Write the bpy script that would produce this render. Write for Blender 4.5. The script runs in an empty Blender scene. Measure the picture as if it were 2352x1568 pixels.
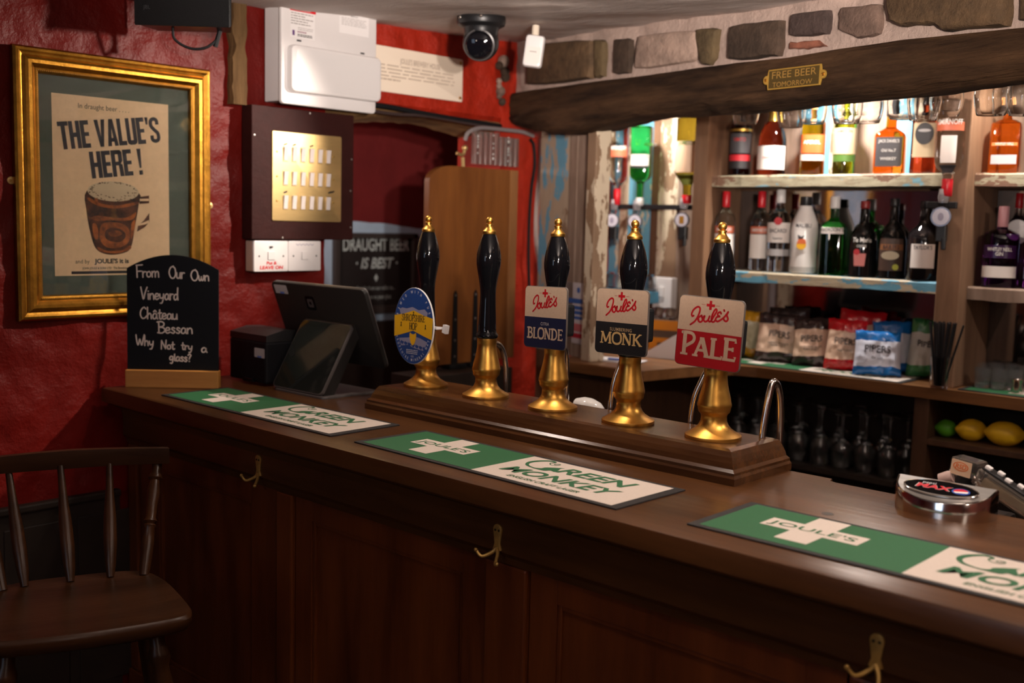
import bpy, bmesh, math, random
from mathutils import Matrix, Vector, noise
random.seed(7)
PI = math.pi
scene = bpy.context.scene
COL = scene.collection
T_ = Matrix.Translation
def RX(a): return Matrix.Rotation(a, 4, 'X')
def RY(a): return Matrix.Rotation(a, 4, 'Y')
def RZ(a): return Matrix.Rotation(a, 4, 'Z')
def SC(x, y, z): return Matrix.Diagonal((x, y, z, 1))

# ------------------------------------------------------------------ camera
EYE = Vector((0, 0, 1.6758))
FPX = 2481.5
def cam_axes(pitch, roll, yaw):
    f = Vector((math.sin(yaw), math.cos(yaw), 0)); r = Vector((math.cos(yaw), -math.sin(yaw), 0)); u = Vector((0, 0, 1))
    f2 = f*math.cos(pitch) + u*math.sin(pitch); u2 = u*math.cos(pitch) - f*math.sin(pitch)
    return r*math.cos(roll) + u2*math.sin(roll), u2*math.cos(roll) - r*math.sin(roll), f2
CR, CU_, CF = cam_axes(-.1108, .0257, -.748)
cd = bpy.data.cameras.new('camera'); cam = bpy.data.objects.new('camera', cd); COL.objects.link(cam)
cd.sensor_width = 36; cd.lens = FPX/2352*36; cd.clip_start = .05
mw = Matrix.Identity(4)
for i in range(3):
    mw[i][0] = CR[i]; mw[i][1] = CU_[i]; mw[i][2] = -CF[i]; mw[i][3] = EYE[i]
cam.matrix_world = mw
cd.dof.use_dof = True; cd.dof.focus_distance = 2.75; cd.dof.aperture_fstop = 2.3; cd.dof.aperture_blades = 9
scene.camera = cam
def ray(px, py): return CF + CR*((px-1176)/FPX) - CU_*((py-784)/FPX)
def at(px, py, x=None, y=None, z=None):
    """the point of the plane x=, y= or z= that lies along a sight line"""
    d = ray(px, py)
    t = (x-EYE.x)/d.x if x is not None else (y-EYE.y)/d.y if y is not None else (z-EYE.z)/d.z
    return EYE + d*t

# ------------------------------------------------------------------ world, lamps, exposure
w = bpy.data.worlds.new('world'); scene.world = w; w.use_nodes = True
w.node_tree.nodes['Background'].inputs[0].default_value = (.9, .8, .75, 1)
w.node_tree.nodes['Background'].inputs[1].default_value = .014
scene.view_settings.view_transform = 'Standard'; scene.view_settings.look = 'None'
scene.view_settings.exposure = 0; scene.view_settings.gamma = 1
def lamp(name, kind, loc, energy, col, size=.05, to=None, spot=None, blend=.5, sy=None):
    l = bpy.data.lights.new(name, kind); l.energy = energy; l.color = col
    o = bpy.data.objects.new(name, l); COL.objects.link(o); o.location = loc
    if kind == 'AREA':
        l.size = size
        if sy: l.shape = 'RECTANGLE'; l.size_y = sy
    else: l.shadow_soft_size = size
    if kind == 'SPOT': l.spot_size = spot; l.spot_blend = blend
    if to is not None: o.rotation_euler = (Vector(to)-Vector(loc)).to_track_quat('-Z', 'Y').to_euler()
    return o
WARM = (1, .83, .70)
lamp('ceiling_spot', 'SPOT', (.15, .75, 2.03), 330, (1, .87, .80), .035, to=(-3.0, 3.0, 2.48), spot=.86, blend=1)
lamp('ceiling_fill', 'SPOT', (.25, .35, 1.82), 620, (1, .86, .76), .05, to=(-1.7, 2.45, 2.98), spot=1.15, blend=1)  # added fill without a fixture, brightens the ceiling, beam and stones
lamp('ceiling_spot', 'SPOT', (-2.2, 2.95, 2.35), 150, (1, .84, .72), .03, to=(-3.37, 1.6, 1.62), spot=.95, blend=.6)
lamp('bar_downlight', 'SPOT', (-.55, 2.2, 2.25), 34, WARM, .04, to=(-.75, 2.1, 1.1), spot=2.1, blend=.9)
lamp('bar_downlight', 'SPOT', (-1.75, 2.2, 2.28), 28, WARM, .04, to=(-1.75, 2.1, 1.1), spot=2.1, blend=.9)
lamp('bar_downlight', 'SPOT', (-2.7, 2.05, 2.30), 20, WARM, .04, to=(-2.6, 2.0, 1.1), spot=2.0, blend=.9)
lamp('room_pendant', 'POINT', (1.3, -.4, 1.95), 16, (1, .80, .66), .08)
lamp('room_pendant', 'POINT', (-1.0, -1.2, 2.0), 10, (1, .80, .66), .08)
lamp('shelf_spot', 'SPOT', (-3.05, 4.02, 2.36), 46, (1, .93, .86), .03, to=(-3.03, 4.33, 1.5), spot=1.9, blend=.6)
lamp('shelf_spot', 'SPOT', (-2.05, 4.02, 2.36), 66, (1, .93, .86), .03, to=(-2.1, 4.36, 1.6), spot=1.9, blend=.6)
lamp('shelf_spot', 'SPOT', (-1.30, 4.02, 2.36), 38, (1, .9, .8), .03, to=(-1.4, 4.34, 1.5), spot=1.9, blend=.6)
lamp('staff_side_light', 'POINT', (-.1, 3.12, 2.26), 26, (1, .86, .76), .03)
lamp('staff_side_light', 'POINT', (-1.65, 3.50, 2.16), 16, (1, .86, .76), .03)  # extra fill added behind the beam to brighten crisp bags and bottle fronts
lamp('window_daylight', 'AREA', (-1.3, -2.85, 1.7), 8, (.62, .78, 1), .9, to=(-1.6, 1.6, 1.0), sy=1.1)
lamp('passage_lamp', 'POINT', (-3.98, 2.72, 1.95), 9.0, (1, .8, .7), .05)

# ------------------------------------------------------------------ materials
MATS = {}
def mat(name, col, rough=.5, metal=0, trans=0, ior=1.45, spec=.5, var=None, bump=None, coat=0, emit=0, aniso=None, dark=None, rvar=None):
    """var=(scale,amount) brightens and darkens by noise; bump=(scale,strength); aniso stretches the noise (sx,sy,sz); dark=second colour"""
    if name in MATS: return MATS[name]
    m = bpy.data.materials.new(name); m.use_nodes = True; MATS[name] = m
    nt = m.node_tree; b = nt.nodes['Principled BSDF']; I = b.inputs
    c = (*col, 1)
    I['Base Color'].default_value = c; I['Roughness'].default_value = rough; I['Metallic'].default_value = metal
    I['Transmission Weight'].default_value = trans; I['IOR'].default_value = ior; I['Specular IOR Level'].default_value = spec
    I['Coat Weight'].default_value = coat; I['Coat Roughness'].default_value = .22
    if emit: I['Emission Color'].default_value = c; I['Emission Strength'].default_value = emit
    L = nt.links.new
    if var or bump or rvar:
        tc = nt.nodes.new('ShaderNodeTexCoord'); mp = nt.nodes.new('ShaderNodeMapping'); L(tc.outputs['Object'], mp.inputs[0])
        if aniso: mp.inputs['Scale'].default_value = aniso
    def nz(scale, detail=6):
        n = nt.nodes.new('ShaderNodeTexNoise'); n.inputs['Scale'].default_value = scale; n.inputs['Detail'].default_value = detail; n.inputs['Roughness'].default_value = .65
        L(mp.outputs[0], n.inputs['Vector']); return n
    if var:
        n = nz(var[0]); r = nt.nodes.new('ShaderNodeValToRGB'); L(n.outputs['Fac'], r.inputs[0])
        d = dark or tuple(max(0, x*(1-var[1])) for x in col)
        e = r.color_ramp.elements; e[0].position = .34; e[0].color = (*d, 1); e[1].position = .66; e[1].color = c if dark else (*[min(1, x*(1+var[1]*.6)) for x in col], 1)
        L(r.outputs[0], I['Base Color'])
    if rvar:
        n = nz(rvar[0]); r = nt.nodes.new('ShaderNodeMapRange'); L(n.outputs['Fac'], r.inputs[0])
        r.inputs[1].default_value = .3; r.inputs[2].default_value = .7; r.inputs[3].default_value = rvar[1]; r.inputs[4].default_value = rvar[2]
        L(r.outputs[0], I['Roughness'])
    if bump:
        n = nz(bump[0]); bp = nt.nodes.new('ShaderNodeBump'); bp.inputs['Strength'].default_value = bump[1]; bp.inputs['Distance'].default_value = .01
        L(n.outputs['Fac'], bp.inputs['Height']); L(bp.outputs[0], I['Normal'])
    return m
def wood(name, col, dark, axis='x', rough=.35, scale=9, coat=0, bump=.12, spec=.4):
    k = {'x': (.12, 1, 1), 'y': (1, .12, 1), 'z': (1, 1, .12)}[axis]
    return mat(name, col, rough, var=(scale*1.6, .5), dark=dark, aniso=k, bump=(scale*4, bump), coat=coat, spec=spec)
def peel(name, cols, axis='z', scale=9, bump=.3):
    """flaking paint: layers of colour shown through noise-shaped holes. cols=[(threshold, colour)...]"""
    m = mat(name, cols[0][1], .62, var=(scale, .3), bump=(38, bump), aniso={'z': (1, 1, .32), 'x': (.32, 1, 1)}[axis])
    nt = m.node_tree; r = [n for n in nt.nodes if n.type == 'VALTORGB'][0]; cr = r.color_ramp; cr.interpolation = 'CONSTANT'
    cr.elements[0].position = 0; cr.elements[0].color = (*cols[0][1], 1); cr.elements[1].position = cols[1][0]; cr.elements[1].color = (*cols[1][1], 1)
    for t, c in cols[2:]:
        e = cr.elements.new(t); e.color = (*c, 1)
    return m
def glass(name, col, rough=.02, ior=1.45): return mat(name, col, rough, trans=1, ior=ior)

BRASS = mat('aged_brass', (.66, .35, .075), .34, 1, var=(14, .18), rvar=(9, .28, .46))
BRASSP = mat('polished_brass', (.70, .50, .22), .46, .85, var=(4, .1), aniso=(.2, 1, 6))
BRASSD = mat('dull_brass', (.46, .28, .075), .42, .45, var=(30, .3))
STEEL = mat('stainless_steel', (.60, .56, .53), .2, 1)
CHROME = mat('chrome', (.72, .70, .68), .1, 1)
BRUSHED = mat('brushed_steel', (.52, .50, .48), .38, 1, var=(40, .15), aniso=(.1, 3, 1))
BLACKG = mat('black_gloss', (.004, .004, .005), .07, spec=.4)
BLACKM = mat('black_matt', (.007, .007, .008), .6, spec=.3)
BLACKP = mat('black_plastic', (.010, .010, .011), .38)
WHITEP = mat('white_plastic', (.74, .71, .70), .32)
CREAMP = mat('cream_plastic', (.72, .62, .50), .4)
CREAM = mat('cream_print', (.52, .37, .26), .45, var=(160, .06))
WHITEB = mat('white_print', (.58, .50, .44), .6, var=(200, .05))
IVORY = mat('ivory_print', (.78, .62, .40), .5)
REDP = mat('red_print', (.36, .004, .008), .45)
REDL = mat('red_lettering', (.42, .006, .012), .45)
NAVY = mat('navy_print', (.008, .014, .045), .4)
BLACKI = mat('black_ink', (.012, .012, .014), .5)
GREENM = mat('green_mat_print', (.012, .105, .034), .7, var=(260, .12), bump=(900, .12))
GREENL = mat('green_lettering', (.012, .10, .034), .7)
GREYI = mat('grey_ink', (.30, .27, .26), .6)
CHALK = mat('chalk_pen', (.78, .68, .62), .6)
REDWALL = mat('red_plaster', (.135, .006, .004), .42, var=(2.2, .22), bump=(13, .9), spec=.22)
REDWALLR = mat('rough_red_plaster', (.36, .017, .004), .5, var=(9, .15), bump=(34, .7))
DARKRED = mat('dark_red_paint', (.15, .012, .012), .6, var=(5, .15), bump=(20, .3))
MAHOG = wood('dark_bar_oak', (.088, .034, .010), (.040, .014, .004), 'x', .30, 6, coat=.1, spec=.42)
PANELW = wood('panel_oak', (.145, .037, .009), (.058, .013, .0035), 'z', .34, 5, coat=.12)
PLINTHW = wood('plinth_oak', (.085, .034, .012), (.036, .013, .0045), 'x', .24, 8, coat=.3)
BEAMW = wood('old_beam_oak', (.078, .040, .019), (.014, .007, .004), 'x', .8, 9, bump=1.6, spec=.2)
STOOLW = wood('stool_beech', (.050, .018, .006), (.020, .007, .002), 'y', .34, 7, coat=.1, spec=.3)
PINE = wood('pine', (.55, .25, .06), (.36, .15, .03), 'x', .5, 7)
FLAPW = wood('flap_oak', (.225, .078, .016), (.12, .036, .008), 'z', .45, 5)
FLAPE = wood('flap_edge_oak', (.36, .16, .055), (.22, .09, .03), 'z', .5, 6)
BACKW = wood('back_counter_oak', (.22, .098, .036), (.11, .045, .016), 'x', .35, 6)
DARKW = mat('dark_cabinet', (.022, .014, .010), .55, var=(8, .3))
GREYW = wood('grey_board', (.34, .245, .19), (.15, .095, .065), 'z', .7, 5, bump=.5)
BROWNW = wood('brown_board', (.20, .105, .055), (.085, .04, .022), 'z', .7, 5, bump=.5)
BLUEP = peel('blue_flaking_board', [(0, (.30, .21, .15)), (.30, (.60, .52, .38)), (.40, (.13, .36, .50))])
CREAMPL = peel('cream_flaking_board', [(0, (.24, .15, .09)), (.47, (.58, .48, .35)), (.60, (.44, .34, .25))])
MIXP = peel('blue_cream_flaking_board', [(0, (.22, .14, .09)), (.38, (.38, .29, .21)), (.52, (.12, .30, .42))])
SHELFP = peel('cream_flaking_shelf', [(0, (.20, .11, .07)), (.455, (.40, .36, .25)), (.57, (.33, .28, .19)), (.64, (.18, .36, .43))], 'x', 13)
SHELFB = peel('blue_flaking_shelf', [(0, (.34, .23, .15)), (.38, (.44, .36, .25)), (.52, (.12, .32, .44))], 'x', 6)
PLASTER = mat('ceiling_plaster', (.66, .58, .54), .7, var=(3, .16), bump=(22, .45), aniso=(.4, 1, 1))
MORTAR = mat('mortar', (.43, .32, .27), .85, var=(16, .16), bump=(60, .6))
CLEAR = glass('clear_glass', (.96, .97, .97)); BARGL = mat('lightened_glass', (.85, .85, .85), .02, trans=.99, ior=1.45)  # second glass has a faint white diffuse share put in to look brighter

# ------------------------------------------------------------------ mesh building
def box(cx, cy, cz, sx, sy, sz, b=0, seg=2):
    bm = bmesh.new(); bmesh.ops.create_cube(bm, size=1, matrix=T_((cx, cy, cz)) @ SC(sx, sy, sz))
    if b: bmesh.ops.bevel(bm, geom=bm.edges[:], offset=b, segments=seg, affect='EDGES', profile=.6)
    bm.verts.index_update(); r = ([v.co.copy() for v in bm.verts], [[v.index for v in f.verts] for f in bm.faces]); bm.free(); return r
def bx(x0, x1, y0, y1, z0, z1, b=0, seg=2): return box((x0+x1)/2, (y0+y1)/2, (z0+z1)/2, x1-x0, y1-y0, z1-z0, b, seg)
def ring(r, n, e=2, sx=1, sy=1):
    o = []
    for i in range(n):
        a = 2*PI*i/n + PI/n
        c, s = math.cos(a), math.sin(a); k = r/((abs(c)**e+abs(s)**e)**(1/e)) if e != 2 else r
        o.append((c*k*sx, s*k*sy))
    return o
def lathe(prof, n=24, e=2, sx=1, sy=1, cap=(True, True)):
    """prof=[(r,z)] or [(r,z,e)]"""
    V = []; F = []
    for p in prof:
        ee = p[2] if len(p) > 2 else e
        V += [Vector((x, y, p[1])) for x, y in ring(max(p[0], 1e-5), n, ee, sx, sy)]
    for k in range(len(prof)-1):
        for i in range(n):
            j = (i+1) % n; F.append([k*n+i, k*n+j, (k+1)*n+j, (k+1)*n+i])
    if cap[0]: F.append(list(range(n))[::-1])
    if cap[1]: F.append([(len(prof)-1)*n+i for i in range(n)])
    return V, F
def smoothp(P, k=6, closed=False):
    P = [Vector(p) for p in P]; n = len(P); out = []
    if n < 3: return P
    rng = range(n) if closed else range(n-1)
    for i in rng:
        p1, p2 = P[i], P[(i+1) % n]
        p0 = P[(i-1) % n] if closed or i > 0 else p1*2-p2
        p3 = P[(i+2) % n] if closed or i < n-2 else p2*2-p1
        for s in range(k):
            t = s/k
            out.append(.5*((2*p1)+(p2-p0)*t+(2*p0-5*p1+4*p2-p3)*t*t+(3*p1-p0-3*p2+p3)*t*t*t))
    if not closed: out.append(P[-1])
    return out
def tube(P, r, n=8, closed=False, cap=True):
    P = [Vector(p) for p in P]; m = len(P); V = []; F = []
    R = r if isinstance(r, (list, tuple)) else [r]*m
    tan = [((P[(i+1) % m] if closed or i < m-1 else P[i])-(P[i-1] if closed or i > 0 else P[i])).normalized() for i in range(m)]
    up = Vector((0, 0, 1)) if abs(tan[0].z) < .9 else Vector((1, 0, 0))
    u = (up-tan[0]*up.dot(tan[0])).normalized()
    for i in range(m):
        u = (u-tan[i]*u.dot(tan[i])).normalized(); v = tan[i].cross(u)
        V += [P[i]+(u*math.cos(2*PI*k/n)+v*math.sin(2*PI*k/n))*R[i] for k in range(n)]
    for i in range(m if closed else m-1):
        for k in range(n):
            F.append([i*n+k, i*n+(k+1) % n, ((i+1) % m)*n+(k+1) % n, ((i+1) % m)*n+k])
    if cap and not closed: F.append(list(range(n))[::-1]); F.append([(m-1)*n+k for k in range(n)])
    return V, F
def prism(poly, z0, z1):
    n = len(poly); V = [Vector((x, y, z0)) for x, y in poly]+[Vector((x, y, z1)) for x, y in poly]
    return V, [list(range(n))[::-1], list(range(n, 2*n))]+[[i, (i+1) % n, n+(i+1) % n, n+i] for i in range(n)]
def flat(poly, z=0): return [Vector((x, y, z)) for x, y in poly], [list(range(len(poly)))]
def rrect(w, h, r, n=5, cx=0, cy=0):
    o = []
    for qx, qy, a0 in ((1, 1, 0), (-1, 1, 90), (-1, -1, 180), (1, -1, 270)):
        for i in range(n+1):
            a = math.radians(a0+90*i/n); o.append((cx+qx*(w/2-r)+r*math.cos(a), cy+qy*(h/2-r)+r*math.sin(a)))
    return o
def ell(rx, ry, n=32, cx=0, cy=0): return [(cx+rx*math.cos(2*PI*i/n), cy+ry*math.sin(2*PI*i/n)) for i in range(n)]
def plate(poly, t, b):
    """slab of outline poly, thickness t, its front (z=t) edge rounded by b"""
    n = len(poly); cx = sum(p[0] for p in poly)/n; cy = sum(p[1] for p in poly)/n
    w = max(abs(p[0]-cx) for p in poly); h = max(abs(p[1]-cy) for p in poly)
    def ins(d, z): return [Vector((cx+(p[0]-cx)*(1-d/w), cy+(p[1]-cy)*(1-d/h), z)) for p in poly]
    L = [ins(0, 0), ins(0, t-b), ins(b*.3, t-b*.3), ins(b, t)]; V = sum(L, []); F = [list(range(n))[::-1], [3*n+i for i in range(n)]]
    for k in range(3): F += [[k*n+i, k*n+(i+1) % n, (k+1)*n+(i+1) % n, (k+1)*n+i] for i in range(n)]
    return V, F
def ball(r, n=16, m=10, sx=1, sy=1, sz=1):
    return lathe([(r*math.sin(PI*i/m)*1.0+1e-4, -r*math.cos(PI*i/m)*sz) for i in range(m+1)], n, 2, sx, sy)
def strip(pts, w, ends=True):
    """flat pen stroke of width w (number or per-point list) in the xy plane"""
    P = [Vector((p[0], p[1], 0)) for p in pts]; n = len(P); W = w if isinstance(w, list) else [w]*n; V = []; F = []
    for i in range(n):
        t = (P[min(i+1, n-1)]-P[max(i-1, 0)]); t = t.normalized() if t.length > 1e-9 else Vector((1, 0, 0)); q = Vector((-t.y, t.x, 0))*W[i]/2
        V += [P[i]+q, P[i]-q]
    F = [[2*i, 2*i+1, 2*i+3, 2*i+2] for i in range(n-1)]
    if ends:
        for k in (0, n-1):
            b = len(V); V += [P[k]+Vector((math.cos(a*PI/4), math.sin(a*PI/4), 0))*W[k]/2 for a in range(8)]; F.append([b+a for a in range(8)])
    return V, F
TXT = {}
def text(s, h=1, sx=1, shear=0, bold=0, align='CENTER', sp=1):
    """filled lettering in the xy plane, cap height h"""
    k = (s, h, sx, shear, bold, align, sp)
    if k not in TXT:
        c = bpy.data.curves.new('lettering', 'FONT'); c.body = s; c.size = h/.72; c.align_x = align; c.align_y = 'BOTTOM_BASELINE'; c.shear = shear; c.offset = bold*h; c.resolution_u = 3; c.fill_mode = 'FRONT'; c.space_character = sp
        o = bpy.data.objects.new('lettering', c); me = bpy.data.meshes.new_from_object(o)
        TXT[k] = ([Vector((v.co.x*sx, v.co.y, 0)) for v in me.vertices], [list(p.vertices) for p in me.polygons])
        bpy.data.meshes.remove(me); bpy.data.objects.remove(o); bpy.data.curves.remove(c)
    V, F = TXT[k]; return [v.copy() for v in V], F
class M:
    def __init__(s): s.v = []; s.f = []; s.mi = []; s.sm = []; s.mats = []
    def add(s, vf, m, T=None, smooth=False):
        V, F = vf; b = len(s.v)
        if m not in s.mats: s.mats.append(m)
        k = s.mats.index(m)
        s.v += [T @ v for v in V] if T is not None else list(V)
        for f in F: s.f.append([b+i for i in f]); s.mi.append(k); s.sm.append(smooth)
        return s
    def out(s, name, parent=None, loc=None, rot=None, fix=True):
        me = bpy.data.meshes.new(name); me.from_pydata([tuple(v) for v in s.v], [], s.f)
        for m in s.mats: me.materials.append(m)
        me.polygons.foreach_set('material_index', s.mi); me.polygons.foreach_set('use_smooth', s.sm); me.update()
        o = bpy.data.objects.new(name, me); COL.objects.link(o)
        if any(s.sm): 
            try: me.set_sharp_from_angle(angle=math.radians(40))
            except Exception: pass
        if parent: o.parent = parent
        if loc is not None: o.location = loc
        if rot is not None: o.rotation_euler = rot
        return o
def one(vf, m, name, parent=None, T=None, smooth=False, **k): return M().add(vf, m, T, smooth).out(name, parent, **k)
def tag(o, label, cat, group=None):
    o['label'] = label; o['category'] = cat
    if group: o['group'] = group
    return o
def thing(name, label, cat, loc=(0, 0, 0), rot=(0, 0, 0), group=None):
    o = bpy.data.objects.new(name, None); COL.objects.link(o); o.location = loc; o.rotation_euler = rot; o.empty_display_size = .05
    return tag(o, label, cat, group)
def struct(o): o['kind'] = 'structure'; return o
def dup(root, loc, rot=None, label=None, scale=None):
    def cp(o, par):
        c = o.copy(); COL.objects.link(c)
        if par: c.parent = par
        for ch in o.children: cp(ch, c)
        return c
    r = cp(root, None); r.location = loc
    if rot is not None: r.rotation_euler = rot
    if label: r['label'] = label
    if scale: r.scale = scale
    return r
FRONT = RX(PI/2)                                   # drawing plane -> vertical, facing -Y
WALLX = Matrix(((0, 0, 1, 0), (1, 0, 0, 0), (0, 1, 0, 0), (0, 0, 0, 1)))   # drawing plane -> vertical, facing +X
def up(d): return T_((0, 0, d))
def lines(m, T, x0, x1, ys, h, mt, jag=.1, d=.0004):
    """blurred small print: rows of thin dashes"""
    for y in ys:
        x = x0; e = x1-(x1-x0)*random.random()*jag
        while x < e:
            l = min((x1-x0)*random.uniform(.06, .2), e-x); m.add(flat([(x, y), (x+l, y), (x+l, y+h), (x, y+h)], d), mt, T); x += l+(x1-x0)*.025

# ------------------------------------------------------------------ the room
XW = -3.384                                        # face of the red wall at the end of the bar
BO = Vector((XW, 3.585, 0)); BA = -.3025           # the big beam runs from here, turned a little out of square
BT = T_(BO) @ RZ(BA); BTI = BT.inverted()
def onbeam(px, py, dep=0):
    d = ray(px, py); n = Vector((math.sin(BA), -math.cos(BA), 0)) * -1; p0 = BO + n*dep
    t = (p0-EYE).dot(n)/d.dot(n); q = BTI @ (EYE+d*t); return q.x, q.z
def nz(*a): return noise.fractal(Vector(a), .8, 2.1, 4)
def sheet(us, vs, fn):
    V = [fn(u, v) for v in vs for u in us]; n = len(us)
    return V, [[j*n+i, j*n+i+1, (j+1)*n+i+1, (j+1)*n+i] for j in range(len(vs)-1) for i in range(n-1)]
def span(a, b, step):
    n = max(1, round((b-a)/step)); return [a+(b-a)*i/n for i in range(n+1)]
def zc(x, y): return 2.452 - .048*min(max(x-XW, 0), 2.4) + .045*min(max(y-3.2, -.9), .4)
struct(one(bx(-3.7, 2.6, -3.1, 4.5, -.1, 0), wood('floor_boards', (.07, .035, .018), (.03, .014, .007), 'x', .5), 'floor'))
struct(one(sheet(span(-3.7, 2.6, .07), span(-3.1, 4.6, .07), lambda x, y: Vector((x, y, zc(x, y)+.012*nz(x*2.1, y*2.6, 3)+.004*nz(x*9, y*9, 1)))), PLASTER, 'ceiling', smooth=True))
m = M()
m.add(sheet(span(.7, 2.575, .018), span(.72, 2.52, .018), lambda y, z: Vector((XW-.002-.012*(.5+nz(y*4.2, z*3.4, 5))-.004*nz(y*17, z*14, 2), y, z))), REDWALL, smooth=True)
m.add(bx(XW-.3, XW-.03, -3.1, 2.572, 0, 2.5), REDWALL); m.add(bx(XW-.3, XW, -3.1, .71, 0, 2.5), REDWALL); m.add(bx(XW-.3, XW-.004, .7, 2.572, 0, .73), REDWALL)
m.add(sheet(span(2.56, 3.62, .018), span(2.115, 2.52, .018), lambda y, z: Vector((XW-.001-.010*(.5+nz(y*6, z*6, 9))-.005*nz(y*22, z*22, 2)-.03*max(0, (2.122-z)/.01), y, z))), REDWALLR, smooth=True)
m.add(bx(XW-.3, XW-.03, 2.56, 3.62, 2.12, 2.5), REDWALLR)
m.add(sheet(span(3.55, 4.40, .018), span(0, 2.5, .03), lambda y, z: Vector((XW-.001-.010*(.5+nz(y*6, z*6, 9))-.004*nz(y*22, z*22, 2), y, z))), REDWALLR, smooth=True)
m.add(bx(XW-.3, XW-.02, 3.565, 4.45, 0, 2.5), REDWALLR)
struct(m.out('wall_left'))
struct(one(bx(-3.7, 2.6, 4.40, 4.5, 0, 2.55), BROWNW, 'wall_back'))
struct(one(bx(2.5, 2.6, -3.1, 4.5, 0, 2.55), mat('room_wall', (.34, .10, .07), .7, var=(3, .2)), 'wall_right'))
struct(one(bx(-3.7, 2.6, -3.1, -3.0, 0, 2.55), mat('room_wall', (.34, .10, .07)), 'wall_front'))
# dark dado along the red wall, with a moulded top
m = M(); m.add(bx(XW-.002, XW+.018, -3, 1.712, 0, .735), DARKW)
for i in range(20): m.add(bx(XW+.016, XW+.021, -2.9+i*.235, -2.9+i*.235+.2, .1, .68, .004), DARKW)
m.add(bx(XW-.002, XW+.032, -3, 1.712, .728, .752, .006), DARKW); struct(m.out('trim_1'))
# passage beyond the doorway
P_ = M(); P_.add(bx(-4.62, -4.5, 1.9, 4.7, 0, 2.5), DARKRED); P_.add(bx(-4.6, -3.6, 4.35, 4.45, 0, 2.5), DARKRED); P_.add(bx(-4.6, XW-.28, 2.35, 2.45, 0, 2.5), mat('lit_red_paint', (.42, .012, .008), .5));  # side wall's brighter red stands in for light falling on it
struct(P_.out('wall_passage'))
struct(one(bx(-4.6, XW-.28, 1.9, 4.5, 2.32, 2.4), DARKW, 'ceiling_passage'))
struct(one(bx(-4.6, XW-.2, 1.9, 4.5, -.1, 0), DARKW, 'floor_passage'))
a = at(738, 520, x=-4.49); b = at(990, 500, x=-4.49); m = M()
top = [(a.y-.05, a.z)]+[(a.y+(b.y-a.y)*i/14, a.z+.012+.018*math.sin(i*.33)+.006*nz(i*.9, 2, 1)) for i in range(15)]
m.add(prism(top+[(b.y, .55), (a.y-.05, .55)], 0, .012), mat('pale_blue_paint', (.42, .56, .70), .6, var=(6, .08)), T_((-4.5, 0, 0)) @ WALLX)
struct(m.out('trim_2'))
c = at(868, 722, x=-4.47); m = M(); m.add(bx(-4.49, -4.455, a.y-.2, b.y+.1, .3, c.z-.035), DARKW); struct(m.out('trim_3'))
# the doorway lintel: a bowed old timber and a rough inner arch
LINT = wood('lintel_timber', (.30, .17, .065), (.11, .06, .025), 'y', .8, 6, bump=.8)
m = M(); ys = span(2.5, 3.64, .03)
V = []; F = []
for i, y in enumerate(ys):
    t = (y-2.5)/1.14; zb = 2.01+.105*math.sin(min(1, t*1.5)*PI/2)-.05*max(0, t-.7)/.3+.01*nz(y*9, 1, 1); zt = 2.13
    V += [Vector((XW-.03+.006*nz(y*7, 4, 1), y, zt)), Vector((XW-.04+.01*nz(y*11, 2, 2), y, zb+.012)), Vector((XW-.06, y, zb)), Vector((XW-.29, y, zb-.02)), Vector((XW-.29, y, zt))]
    if i:
        k = (i-1)*5; F += [[k+j, k+5+j, k+5+(j+1) % 5, k+(j+1) % 5] for j in range(5)]
m.add((V, F), LINT, smooth=True); struct(m.out('trim_4'))
# upright timber in the corner beside the fuse box
m = M(); V = []; F = []; zs = span(2.06, 2.5, .02)
for i, z in enumerate(zs):
    e = .008*nz(z*13, 3, 1); V += [Vector((XW-.01, 2.145+e, z)), Vector((XW+.028+e, 2.15+e, z)), Vector((XW+.032, 2.20-e, z)), Vector((XW-.01, 2.205, z))]
    if i: k = (i-1)*4; F += [[k+j, k+j+1, k+5+j, k+4+j] for j in range(3)]
m.add((V, F), wood('corner_timber', (.15, .085, .035), (.05, .025, .01), 'z', .85, 9, bump=1.0, spec=.2)); struct(m.out('trim_5'))

# ------------------------------------------------------------------ beam and the stones over it
low = [(1160, 285), (1185, 292), (1221, 299), (1260, 308), (1300, 306), (1340, 298), (1378, 284), (1464, 269), (1543, 265), (1611, 256), (1640, 259), (1700, 252), (1735, 251), (1812, 241), (1930, 229), (2058, 219), (2183, 200), (2300, 185), (2420, 170)]
hig = [(1160, 214), (1225, 203), (1385, 181), (1480, 170), (1610, 151), (1690, 141), (1805, 129), (1905, 112), (2065, 88), (2185, 75), (2352, 57), (2420, 50)]
low = [onbeam(*p) for p in low]; hig = [onbeam(*p) for p in hig]
def lerp(T, s):
    for (a, b), (c, d) in zip(T, T[1:]):
        if a <= s <= c: return b+(d-b)*(s-a)/(c-a)
    return T[0][1] if s < T[0][0] else T[-1][1]
V = []; F = []; ss = span(.012, 4.3, .022); NB = 16
for i, s in enumerate(ss):
    z0, z1 = lerp(low, s), lerp(hig, s); z0 += .006*nz(s*9, 7, 1)
    sec = [(.23, z0+.02), (.12, z0+.004), (.035, z0), (.012, z0+.012)]+[(0, z0+.03+(z1-z0-.05)*k/8) for k in range(9)]+[(.012, z1-.004), (.12, z1), (.23, z1)]
    V += [Vector((s, d+(.010*nz(s*1.6, z*22, 2)+.004*nz(s*6, z*60, 5) if d < .1 else 0), z)) for d, z in sec]
    if i:
        k = (i-1)*NB; F += [[k+j, k+(j+1) % NB, k+NB+(j+1) % NB, k+NB+j] for j in range(NB)]
F += [list(range(NB))[::-1], [len(V)-NB+i for i in range(NB)]]
beam = M().add((V, F), BEAMW, smooth=True)
for px, py in ((1630, 203), (2175, 92), (1950, 105), (1320, 150)):
    s, z = onbeam(px, py)
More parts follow.
